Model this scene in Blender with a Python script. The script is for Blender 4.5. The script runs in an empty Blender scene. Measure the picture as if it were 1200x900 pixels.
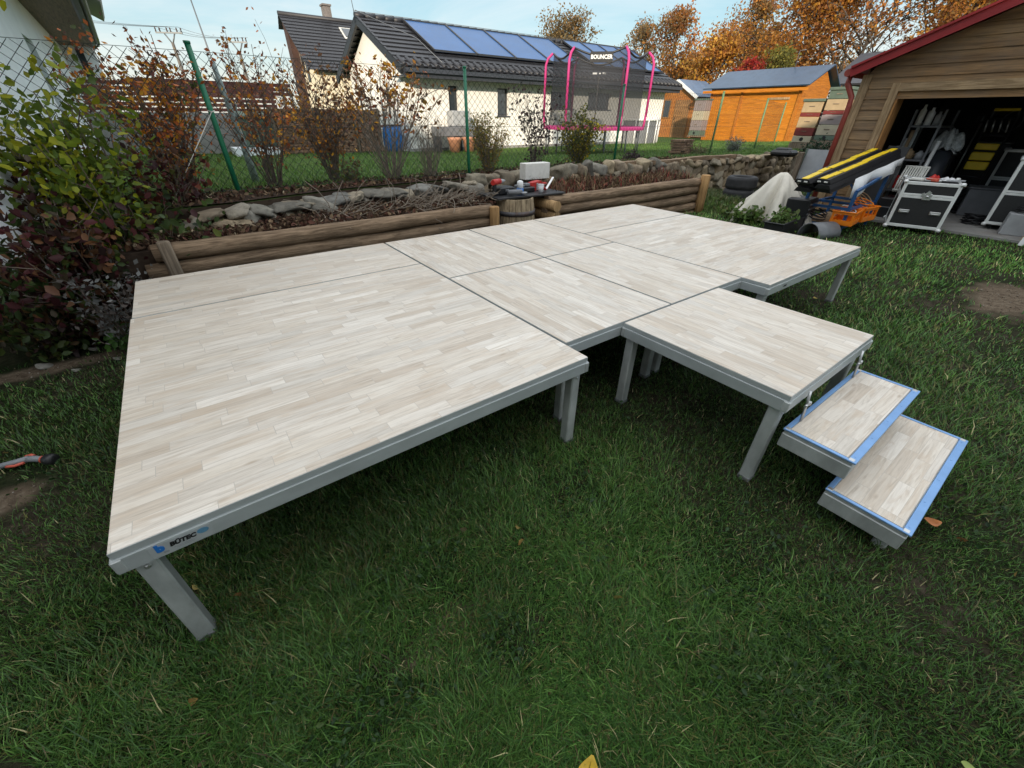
import bpy, math, random
import numpy as np
from mathutils import Vector, Matrix
R = math.radians
sc = bpy.context.scene
COL = sc.collection
rnd = random.Random(7)
nr = np.random.default_rng(11)

# ------------------------------------------------------------------ garden grid
# the stage, log walls, garage, sheds and houses share one grid: u along the log wall, w away from the camera side
ANG = math.atan2(.6, .8)
E0 = Vector((-1.365, 4.284, 0))
AU = Vector((.8, .6, 0)); AW = Vector((-.6, .8, 0))
def F(u, w, z=0.0): return E0 + AU*u + AW*w + Vector((0, 0, z))
def zL(u, w=0):
    t = np.clip((np.asarray(u)-3.5)/2.2, 0, 1); return -.18*(1-t*t*(3-2*t))
def zU(w): return float(np.interp(w, [1.6, 9.0], [.74, .40]))   # the upper lawn falls gently away

# ------------------------------------------------------------------ node helpers
def newmat(name):
    m = bpy.data.materials.new(name); m.use_nodes = True
    nt = m.node_tree; nt.nodes.clear()
    out = nt.nodes.new('ShaderNodeOutputMaterial')
    p = nt.nodes.new('ShaderNodeBsdfPrincipled')
    nt.links.new(p.outputs[0], out.inputs[0])
    return m, nt, p, out
def nd(nt, t, **kw):
    n = nt.nodes.new(t)
    for k, v in kw.items():
        if k.startswith('i_'):
            key = k[2:]
            n.inputs[int(key) if key.isdigit() else key].default_value = v
        else: setattr(n, k, v)
    return n
def ln(nt, a, b): nt.links.new(a, b)
def coord(nt, scale=(1, 1, 1), kind='Object', rot=(0, 0, 0)):
    tc = nd(nt, 'ShaderNodeTexCoord'); mp = nd(nt, 'ShaderNodeMapping')
    mp.inputs['Scale'].default_value = scale; mp.inputs['Rotation'].default_value = rot
    ln(nt, tc.outputs[kind], mp.inputs['Vector']); return mp.outputs[0]
def noise(nt, vec, scale, detail=4, rough=.55, dist=0):
    n = nd(nt, 'ShaderNodeTexNoise', i_Scale=scale, i_Detail=detail, i_Roughness=rough, i_Distortion=dist)
    ln(nt, vec, n.inputs['Vector']); return n.outputs[0]
def ramp(nt, fac, stops, interp='LINEAR'):
    r = nd(nt, 'ShaderNodeValToRGB'); cr = r.color_ramp; cr.interpolation = interp
    while len(cr.elements) < len(stops): cr.elements.new(.5)
    for e, (p, c) in zip(cr.elements, stops):
        e.position = p; e.color = (*c, 1) if len(c) == 3 else c
    ln(nt, fac, r.inputs[0]); return r.outputs[0]
def mixc(nt, fac, a, b, mode='MIX'):
    m = nd(nt, 'ShaderNodeMix', data_type='RGBA', blend_type=mode)
    for s, v in ((0, fac), (6, a), (7, b)):
        if hasattr(v, 'is_linked') or hasattr(v, 'links'): ln(nt, v, m.inputs[s])
        else: m.inputs[s].default_value = v if s == 0 else ((*v, 1) if len(v) == 3 else v)
    return m.outputs[2]
def mth(nt, op, a, b=None):
    m = nd(nt, 'ShaderNodeMath', operation=op)
    for i, v in enumerate((a, b)):
        if v is None: continue
        if hasattr(v, 'links'): ln(nt, v, m.inputs[i])
        else: m.inputs[i].default_value = v
    return m.outputs[0]
def bump(nt, p, h, strength=.3, dist=.01):
    b = nd(nt, 'ShaderNodeBump', i_Strength=strength, i_Distance=dist)
    ln(nt, h, b.inputs['Height']); ln(nt, b.outputs[0], p.inputs['Normal'])
def setp(p, **kw):
    for k, v in kw.items(): p.inputs[k.replace('_', ' ')].default_value = v

def plain(name, col, rough=.55, var=.18, scale=6, metal=0, bmp=.0, spec=.5, stretch=(1, 1, 1), dirt=None, dirtamt=.0):
    m, nt, p, o = newmat(name)
    v = coord(nt, stretch); n = noise(nt, v, scale, 5)
    lo = tuple(c*(1-var) for c in col); hi = tuple(min(1, c*(1+var)) for c in col)
    c = ramp(nt, n, [(.3, lo), (.7, hi)])
    if dirt:
        n2 = noise(nt, v, scale*.35, 6, .7)
        f = ramp(nt, n2, [(.5, (0, 0, 0)), (.72, (dirtamt,)*3)])
        c = mixc(nt, f, c, dirt)
    ln(nt, c, p.inputs['Base Color']); setp(p, Roughness=rough, Metallic=metal)
    p.inputs['Specular IOR Level'].default_value = spec
    if bmp: bump(nt, p, noise(nt, v, scale*6, 4), bmp, .004)
    return m

def deck(name, along_u=True):
    m, nt, p, o = newmat(name)
    tc = nd(nt, 'ShaderNodeTexCoord'); sp = nd(nt, 'ShaderNodeSeparateXYZ'); ln(nt, tc.outputs['Object'], sp.inputs[0])
    oi = nd(nt, 'ShaderNodeObjectInfo')
    L, W = (sp.outputs[0], sp.outputs[1]) if along_u else (sp.outputs[1], sp.outputs[0])
    W = mth(nt, 'ADD', W, mth(nt, 'MULTIPLY', oi.outputs['Random'], 7.3))
    row = mth(nt, 'FLOOR', mth(nt, 'DIVIDE', W, .064))
    wn = nd(nt, 'ShaderNodeTexWhiteNoise', noise_dimensions='1D'); ln(nt, row, wn.inputs['W'])
    off = mth(nt, 'MULTIPLY', wn.outputs[0], 5.0)
    ll = mth(nt, 'ADD', .27, mth(nt, 'MULTIPLY', wn.outputs[0], .14))
    seg = mth(nt, 'FLOOR', mth(nt, 'DIVIDE', mth(nt, 'ADD', L, off), ll))
    cb = nd(nt, 'ShaderNodeCombineXYZ'); ln(nt, row, cb.inputs[0]); ln(nt, seg, cb.inputs[1])
    w2 = nd(nt, 'ShaderNodeTexWhiteNoise', noise_dimensions='3D'); ln(nt, cb.outputs[0], w2.inputs['Vector'])
    base = ramp(nt, w2.outputs[0], [(0, (.535, .475, .41)), (.15, (.615, .56, .495)), (.38, (.60, .57, .53)), (.6, (.68, .64, .59)), (.82, (.635, .585, .52)), (1, (.755, .725, .685))])
    # wood figure printed on the laminate, different in every strip
    cv = nd(nt, 'ShaderNodeCombineXYZ')
    ln(nt, mth(nt, 'ADD', mth(nt, 'MULTIPLY', L, 1.6), mth(nt, 'MULTIPLY', w2.outputs[0], 31.0)), cv.inputs[0])
    ln(nt, mth(nt, 'MULTIPLY', W, 26.0), cv.inputs[1]); ln(nt, mth(nt, 'MULTIPLY', row, 3.7), cv.inputs[2])
    g = noise(nt, cv.outputs[0], 2.2, 7, .68, 1.2)
    gc = ramp(nt, g, [(.30, (.68, .64, .60)), (.48, (.95, .94, .93)), (.62, (1.05, 1.05, 1.05)), (.75, (.88, .85, .80))])
    c = mixc(nt, 1.0, base, gc, 'MULTIPLY')
    cv2 = nd(nt, 'ShaderNodeCombineXYZ')
    ln(nt, mth(nt, 'ADD', mth(nt, 'MULTIPLY', L, 2.6), mth(nt, 'MULTIPLY', w2.outputs[0], 57.0)), cv2.inputs[0]); ln(nt, mth(nt, 'MULTIPLY', W, 16.0), cv2.inputs[1]); ln(nt, mth(nt, 'MULTIPLY', row, 1.9), cv2.inputs[2])
    tan = noise(nt, cv2.outputs[0], 1.6, 6, .62, .9)
    c = mixc(nt, ramp(nt, tan, [(.50, (0, 0, 0)), (.68, (.62,)*3)]), c, (.53, .435, .34))
    c = mixc(nt, ramp(nt, tan, [(.26, (.5,)*3), (.42, (0, 0, 0))]), c, (.78, .755, .715))
    kn = nd(nt, 'ShaderNodeTexVoronoi', i_Scale=1.0, i_Randomness=1.0); cv3 = nd(nt, 'ShaderNodeCombineXYZ'); ln(nt, mth(nt, 'MULTIPLY', L, 3.0), cv3.inputs[0]); ln(nt, mth(nt, 'MULTIPLY', W, 9.0), cv3.inputs[1]); ln(nt, cv3.outputs[0], kn.inputs['Vector'])
    c = mixc(nt, ramp(nt, kn.outputs['Distance'], [(.02, (.65,)*3), (.10, (0, 0, 0))]), c, (.34, .26, .185))
    big = noise(nt, tc.outputs['Object'], 1.4, 4, .6)
    c = mixc(nt, 1.0, c, ramp(nt, big, [(.3, (.965, .93, .875)), (.7, (1.06, 1.03, .985))]), 'MULTIPLY')
    # thin joint between strips
    fr = mth(nt, 'FRACT', mth(nt, 'DIVIDE', W, .064))
    j = mth(nt, 'LESS_THAN', mth(nt, 'ABSOLUTE', mth(nt, 'SUBTRACT', fr, .5)), .488)
    fr2 = mth(nt, 'FRACT', mth(nt, 'DIVIDE', mth(nt, 'ADD', L, off), ll))
    j2 = mth(nt, 'LESS_THAN', mth(nt, 'ABSOLUTE', mth(nt, 'SUBTRACT', fr2, .5)), .4965)
    c = mixc(nt, mth(nt, 'MINIMUM', j, j2), (.47, .42, .365), c)
    scuff = noise(nt, coord(nt, (1, 1, 1)), 9, 8, .75)
    c = mixc(nt, ramp(nt, scuff, [(.60, (0, 0, 0)), (.74, (.45,)*3)]), c, (.46, .42, .37))
    sm = noise(nt, coord(nt, (1, 1, 1)), 2.3, 8, .72, 1.5)
    c = mixc(nt, ramp(nt, sm, [(.60, (0, 0, 0)), (.80, (.35,)*3)]), c, (.42, .39, .34))
    ln(nt, c, p.inputs['Base Color'])
    rr = ramp(nt, g, [(.3, (.50,)*3), (.7, (.36,)*3)]); ln(nt, rr, p.inputs['Roughness'])
    bump(nt, p, g, .12, .002)
    return m

def attrmat(name, rough=.6, trans=0.0, bmp=0, bscale=20, spec=.3, mult=None):
    m, nt, p, o = newmat(name)
    a = nd(nt, 'ShaderNodeAttribute', attribute_name='Col'); c = a.outputs['Color']
    if mult:
        n = noise(nt, coord(nt), mult, 6, .7)
        c = mixc(nt, 1.0, c, ramp(nt, n, [(.28, (.55, .53, .5)), (.5, (1, 1, 1)), (.72, (1.35, 1.32, 1.25))]), 'MULTIPLY')
    ln(nt, c, p.inputs['Base Color']); setp(p, Roughness=rough); p.inputs['Specular IOR Level'].default_value = spec
    if bmp: bump(nt, p, noise(nt, coord(nt), bscale, 6, .7), bmp, .02)
    if trans:
        t = nd(nt, 'ShaderNodeBsdfTranslucent'); ln(nt, c, t.inputs[0])
        mx = nd(nt, 'ShaderNodeMixShader', i_0=trans); ln(nt, p.outputs[0], mx.inputs[1]); ln(nt, t.outputs[0], mx.inputs[2]); ln(nt, mx.outputs[0], o.inputs[0])
    return m

def wood(name, c1, c2, axis=0, rough=.75, scale=3.0, bmp=.35, knots=True, pervar=.25):
    """long grained timber, grain along one object axis"""
    m, nt, p, o = newmat(name)
    s = [14, 14, 14]; s[axis] = .9
    v = coord(nt, tuple(s)); oi = nd(nt, 'ShaderNodeObjectInfo')
    g = noise(nt, v, scale, 8, .7, .6)
    c = ramp(nt, g, [(.28, tuple(x*.55 for x in c1)), (.45, c1), (.6, c2), (.8, tuple(min(1, x*1.25) for x in c2))])
    b = noise(nt, coord(nt), 1.7, 5, .65)
    c = mixc(nt, 1.0, c, ramp(nt, b, [(.3, (1-pervar,)*3), (.7, (1+pervar, 1+pervar*.95, 1+pervar*.85))]), 'MULTIPLY')
    hs = nd(nt, 'ShaderNodeHueSaturation'); ln(nt, c, hs.inputs['Color'])
    ln(nt, mth(nt, 'ADD', .88, mth(nt, 'MULTIPLY', oi.outputs['Random'], .24)), hs.inputs['Value'])
    ln(nt, hs.outputs[0], p.inputs['Base Color']); setp(p, Roughness=rough); p.inputs['Specular IOR Level'].default_value = .25
    bump(nt, p, g, bmp, .006)
    return m

def boards_mat(name, cols, axis=0, bh=.14, rough=.7, grime=.3):
    """horizontal cladding: every board (row by height) has its own tone, grain along axis"""
    m, nt, p, o = newmat(name)
    tc = nd(nt, 'ShaderNodeTexCoord'); sp = nd(nt, 'ShaderNodeSeparateXYZ'); ln(nt, tc.outputs['Object'], sp.inputs[0])
    row = mth(nt, 'FLOOR', mth(nt, 'DIVIDE', sp.outputs[2], bh))
    wn = nd(nt, 'ShaderNodeTexWhiteNoise', noise_dimensions='1D'); ln(nt, row, wn.inputs['W'])
    k = len(cols); c = ramp(nt, wn.outputs[0], [(i/(k-1), cc) for i, cc in enumerate(cols)])
    s = [16, 16, 16]; s[axis] = .8
    g = noise(nt, coord(nt, tuple(s)), 2.2, 8, .7, .8)
    c = mixc(nt, 1.0, c, ramp(nt, g, [(.28, (.38, .36, .34)), (.5, (1, 1, 1)), (.72, (1.5, 1.45, 1.36))]), 'MULTIPLY')
    b = noise(nt, tc.outputs['Object'], 1.1, 6, .7)
    c = mixc(nt, ramp(nt, b, [(.42, (0, 0, 0)), (.72, (grime,)*3)]), c, (.16, .145, .125))
    ln(nt, c, p.inputs['Base Color']); setp(p, Roughness=rough); p.inputs['Specular IOR Level'].default_value = .25
    bump(nt, p, g, .25, .005)
    return m

def roofmat(name, c, axis_row=1, tile=.33):
    m, nt, p, o = newmat(name)
    v = coord(nt); n = noise(nt, v, 9, 6, .7)
    cc = ramp(nt, n, [(.3, tuple(x*.7 for x in c)), (.7, tuple(x*1.35 for x in c))])
    ln(nt, cc, p.inputs['Base Color']); setp(p, Roughness=.5)
    return m

M = {}
M['deck_u'] = deck('laminate_along_u', True)
M['deck_v'] = deck('laminate_along_v', False)
M['alu'] = plain('mill_aluminium', (.46, .49, .49), .45, .10, 5, .35, .08, stretch=(1, 1, 3))
M['alu_leg'] = plain('worn_aluminium', (.43, .45, .44), .5, .28, 9, .3, .15, stretch=(1, 1, .5), dirt=(.22, .21, .19), dirtamt=.5)
M['alu_bright'] = plain('bright_aluminium', (.80, .81, .79), .4, .08, 8, .25)
M['chrome'] = plain('steel_fittings', (.62, .62, .62), .28, .08, 12, .85)
M['blue_edge'] = plain('blue_edge_profile', (.20, .37, .66), .38, .10, 9, .35)
M['sticker'] = plain('sticker_film', (.36, .38, .38), .3, .06, 30)
M['ink_black'] = plain('black_ink', (.012, .012, .013), .4, .1, 30)
M['ink_blue'] = plain('blue_ink', (.02, .16, .50), .4, .1, 30)
M['ink_teal'] = plain('faded_blue_ink', (.10, .24, .36), .4, .2, 40)
M['ink_grey'] = plain('grey_ink', (.25, .26, .27), .5, .1, 30)
M['grass'] = attrmat('grass_blade', .42, .30, spec=.38)
M['leaf'] = attrmat('leaf', .5, .35, spec=.3)
M['leaf_far'] = attrmat('far_leaf', .6, .45, spec=.15)
M['litter'] = attrmat('dead_leaf', .8, .1, spec=.1)
M['twig'] = plain('twig_bark', (.15, .115, .09), .85, .35, 20, bmp=.2)
M['twig_pale'] = plain('pale_twig_bark', (.24, .195, .15), .85, .35, 20, bmp=.2)
M['bark'] = plain('tree_bark', (.075, .06, .048), .9, .35, 4, bmp=.4)
M['stone'] = attrmat('fieldstone', .9, 0, 1.0, 10, .15, mult=9)
M['log'] = wood('weathered_log', (.16, .108, .068), (.30, .21, .138), 0, .85, 3.6, .7)
M['log_end'] = wood('log_end_wood', (.30, .19, .09), (.46, .30, .15), 2, .8, 2.2, .3)
M['post_wood'] = wood('stained_post', (.27, .155, .065), (.42, .25, .11), 2, .75, 2.6, .4)
M['old_post'] = wood('old_post', (.17, .13, .095), (.27, .215, .16), 2, .85, 2.6, .5)
M['stave'] = wood('barrel_stave', (.25, .19, .12), (.42, .33, .215), 2, .8, 2.6, .4)
M['hoop'] = plain('rusty_hoop', (.12, .115, .12), .6, .35, 14, .5, .2, dirt=(.17, .075, .04), dirtamt=.7)
M['plaster'] = plain('cream_render', (.86, .845, .80), .9, .05, 3, bmp=.15, spec=.15)
M['plaster_yellow'] = plain('yellow_render', (.78, .69, .52), .9, .05, 3, bmp=.15, spec=.15)
M['plaster_white'] = plain('white_render', (.90, .93, .96), .9, .06, 1.5, bmp=.1, spec=.15)
M['tile'] = roofmat('anthracite_roof_tile', (.021, .022, .027))
M['tile_brown'] = roofmat('dark_brown_roof_tile', (.06, .045, .042))
M['fascia'] = plain('anthracite_fascia', (.045, .05, .062), .4, .1, 4)
M['soffit'] = boards_mat('brown_soffit', [(.20, .145, .11), (.24, .18, .135), (.175, .13, .10)], 0, .12, .7, .1)
M['pv'] = plain('photovoltaic_glass', (.014, .085, .25), .34, .10, 1.2, .15, spec=.6)
M['frame_dark'] = plain('dark_window_frame', (.03, .032, .036), .4, .1, 6)
M['glass'] = plain('window_glass', (.035, .045, .055), .06, .2, 1.1, spec=.9)
M['brownclad'] = plain('brown_cladding', (.055, .026, .02), .7, .2, 4)
M['brick'] = plain('chimney_brick', (.18, .16, .15), .85, .25, 9, bmp=.3)
M['siding'] = boards_mat('weathered_siding', [(.195, .112, .052), (.27, .16, .075), (.225, .135, .068), (.33, .205, .10), (.165, .098, .052)], 1, .145, .8, .5)
M['sidetrim'] = wood('garage_trim_timber', (.27, .18, .10), (.40, .28, .165), 2, .75, 2.6, .35)
M['trim_h'] = wood('garage_lintel_timber', (.28, .19, .105), (.42, .295, .175), 1, .75, 2.6, .35)
M['trim_orange'] = wood('varnished_reveal', (.36, .17, .06), (.52, .27, .10), 2, .6, 2.6, .25)
M['red'] = plain('red_sheet_metal', (.30, .020, .022), .4, .10, 5, .1)
M['pipe_red'] = plain('red_downpipe', (.30, .055, .04), .4, .12, 6, .1)
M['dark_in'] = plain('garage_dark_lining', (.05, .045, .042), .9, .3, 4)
M['concrete'] = plain('concrete', (.30, .29, .275), .85, .15, 5, bmp=.3, dirt=(.16, .12, .09), dirtamt=.6)
M['orange'] = boards_mat('orange_stained_boards', [(.52, .185, .016), (.56, .21, .02), (.48, .165, .014), (.55, .195, .02)], 1, .12, .6, .06)
M['orange_x'] = boards_mat('orange_stained_boards_end', [(.40, .14, .02), (.44, .16, .024), (.37, .125, .018)], 0, .12, .6, .08)
M['shed'] = boards_mat('brown_shed_boards', [(.36, .14, .035), (.40, .165, .045), (.33, .12, .03)], 1, .11, .65, .12)
M['shed_door'] = boards_mat('shed_door_boards', [(.24, .125, .05), (.29, .155, .065), (.21, .11, .045)], 1, .11, .65, .2)
M['roof_blue'] = plain('blue_grey_sheet_roof', (.042, .078, .135), .35, .15, 2, .3)
M['roof_light'] = plain('light_blue_sheet_roof', (.12, .19, .30), .35, .15, 3, .3)
M['white'] = plain('white_paint', (.74, .75, .75), .5, .05, 6)
M['offwhite'] = plain('off_white_plastic', (.66, .65, .60), .5, .08, 8)
M['foam'] = plain('polystyrene', (.76, .74, .69), .8, .06, 20, bmp=.2, dirt=(.5, .47, .4), dirtamt=.5)
M['black'] = plain('black_plastic', (.015, .015, .017), .45, .2, 9)
M['black_case'] = plain('black_case_laminate', (.018, .018, .019), .5, .2, 30, bmp=.25)
M['rubber'] = plain('tyre_rubber', (.028, .028, .030), .75, .25, 14, bmp=.25)
M['green_post'] = plain('green_coated_steel', (.012, .17, .085), .4, .14, 9)
M['green_pale'] = plain('faded_green_steel', (.13, .23, .105), .5, .12, 9)
M['wire'] = plain('fence_wire', (.035, .045, .04), .5, .15, 20, .4)
M['rope'] = plain('pale_cord', (.62, .60, .55), .8, .1, 30)
M['pink'] = plain('pink_foam_sleeve', (.50, .035, .19), .6, .10, 12)
M['grey_plastic'] = plain('grey_plastic', (.16, .165, .175), .5, .12, 8)
M['grey_light'] = plain('grey_sheet', (.36, .37, .38), .5, .12, 6)
M['blue_metal'] = plain('blue_enamel', (.022, .10, .27), .4, .2, 9, .1, dirt=(.05, .05, .06), dirtamt=.5)
M['blue_plastic'] = plain('blue_barrel_plastic', (.025, .16, .46), .4, .1, 6)
M['blue_tarp'] = plain('blue_tarpaulin', (.02, .13, .42), .45, .15, 8, bmp=.3)
M['orange_plastic'] = plain('orange_plastic', (.85, .22, .008), .4, .08, 8)
M['yellow'] = plain('yellow_plastic', (.80, .55, .012), .45, .08, 8)
M['red_plastic'] = plain('red_plastic', (.50, .03, .025), .4, .1, 8)
M['coral'] = plain('coral_plastic', (.55, .10, .06), .45, .1, 20)
M['nozzle_grey'] = plain('nozzle_grey_plastic', (.20, .21, .225), .45, .1, 20)
M['tarp'] = plain('pale_canvas', (.66, .615, .53), .8, .10, 7, bmp=.35, dirt=(.42, .36, .27), dirtamt=.5)
M['sheet'] = plain('white_sheet', (.72, .73, .74), .6, .05, 4, bmp=.1)
M['terracotta'] = plain('terracotta', (.46, .22, .13), .8, .15, 8)
M['firewood'] = wood('split_firewood', (.19, .11, .07), (.33, .21, .14), 0, .85, 2.4, .4)
M['slat_red'] = wood('red_brown_slats', (.14, .055, .045), (.21, .085, .065), 0, .75, 2.4, .2)
M['hive_beige'] = plain('beige_hive_box', (.42, .31, .18), .7, .1, 9)
M['hive_cream'] = plain('cream_hive_box', (.42, .37, .27), .7, .1, 9)
M['hive_maroon'] = plain('maroon_hive_box', (.17, .025, .022), .6, .12, 9)
M['hive_mauve'] = plain('mauve_hive_box', (.25, .205, .20), .7, .1, 9)
M['greenbox'] = plain('green_grey_boards', (.10, .14, .105), .7, .15, 6)
M['pole_wood'] = plain('grey_pole', (.13, .115, .10), .85, .2, 5)
M['steel_far'] = plain('galvanised_mast', (.16, .17, .18), .5, .1, 5, .4)
M['wooden'] = wood('raw_timber', (.34, .23, .13), (.48, .35, .22), 2, .75, 2.4, .3)

def soilmat():
    m, nt, p, o = newmat('lawn_soil')
    v = coord(nt); a = noise(nt, v, 1.3, 6, .65); b = noise(nt, v, 24, 7, .7)
    c = ramp(nt, b, [(.3, (.016, .013, .009)), (.5, (.040, .031, .022)), (.72, (.085, .068, .05))])
    g = ramp(nt, b, [(.3, (.006, .010, .004)), (.55, (.016, .022, .008)), (.75, (.034, .036, .016))])
    c = mixc(nt, ramp(nt, a, [(.42, (0, 0, 0)), (.62, (.85,)*3)]), g, c)
    # worn earth where the turf is trodden away, with ragged edges
    sp = nd(nt, 'ShaderNodeSeparateXYZ'); ln(nt, v, sp.inputs[0]); rag = mth(nt, 'MULTIPLY', mth(nt, 'SUBTRACT', noise(nt, v, 6, 6, .7), .5), 1.5)
    earth = ramp(nt, b, [(.3, (.055, .040, .028)), (.5, (.115, .086, .060)), (.72, (.185, .15, .11))])
    for (u, w, ru, rw) in ((5.05, -4.14, .62, .42), (-2.95, .10, .9, .13), (-2.84, -1.56, .28, .15), (-1.2, -3.5, .25, .14)):
        q = F(u, w); dx = mth(nt, 'SUBTRACT', sp.outputs[0], q.x); dy = mth(nt, 'SUBTRACT', sp.outputs[1], q.y)
        a1 = mth(nt, 'DIVIDE', mth(nt, 'ADD', mth(nt, 'MULTIPLY', dx, .8), mth(nt, 'MULTIPLY', dy, .6)), ru)
        a2 = mth(nt, 'DIVIDE', mth(nt, 'ADD', mth(nt, 'MULTIPLY', dx, -.6), mth(nt, 'MULTIPLY', dy, .8)), rw)
        d = mth(nt, 'ADD', mth(nt, 'SQRT', mth(nt, 'ADD', mth(nt, 'MULTIPLY', a1, a1), mth(nt, 'MULTIPLY', a2, a2))), rag)
        c = mixc(nt, ramp(nt, d, [(.55, (1, 1, 1)), (1.0, (0, 0, 0))]), c, earth)
    ln(nt, c, p.inputs['Base Color']); setp(p, Roughness=.95); p.inputs['Specular IOR Level'].default_value = .1
    bump(nt, p, b, .7, .02); return m
M['soil'] = soilmat()
def upmat():
    m, nt, p, o = newmat('upper_lawn_turf')
    v = coord(nt); a = noise(nt, v, .6, 6, .65); b = noise(nt, v, 18, 7, .7)
    c = ramp(nt, b, [(.3, (.022, .045, .010)), (.5, (.055, .105, .022)), (.74, (.11, .165, .045))])
    c = mixc(nt, ramp(nt, a, [(.45, (0, 0, 0)), (.7, (.5,)*3)]), c, (.10, .12, .04))
    ln(nt, c, p.inputs['Base Color']); setp(p, Roughness=.95); p.inputs['Specular IOR Level'].default_value = .1
    bump(nt, p, b, .6, .03); return m
M['upturf'] = upmat()
M['bare'] = plain('bare_earth', (.125, .10, .075), .95, .35, 9, bmp=.8, spec=.1)
M['bed'] = plain('dark_bed_soil', (.055, .038, .028), .95, .4, 14, bmp=.8, spec=.1)
def netmat():
    m, nt, p, o = newmat('safety_net')
    setp(p, Roughness=.8); p.inputs['Base Color'].default_value = (.026, .028, .034, 1)
    t = nd(nt, 'ShaderNodeBsdfTransparent'); mx = nd(nt, 'ShaderNodeMixShader', i_0=.52)
    ln(nt, t.outputs[0], mx.inputs[1]); ln(nt, p.outputs[0], mx.inputs[2]); ln(nt, mx.outputs[0], o.inputs[0]); return m
M['net'] = netmat()
def filmmat():
    m, nt, p, o = newmat('clear_plastic_film')
    n = noise(nt, coord(nt), 16, 6, .7)
    ln(nt, ramp(nt, n, [(.3, (.30, .32, .33)), (.7, (.78, .79, .78))]), p.inputs['Base Color']); setp(p, Roughness=.2)
    bump(nt, p, n, .9, .04); return m
M['film'] = filmmat()

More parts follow.
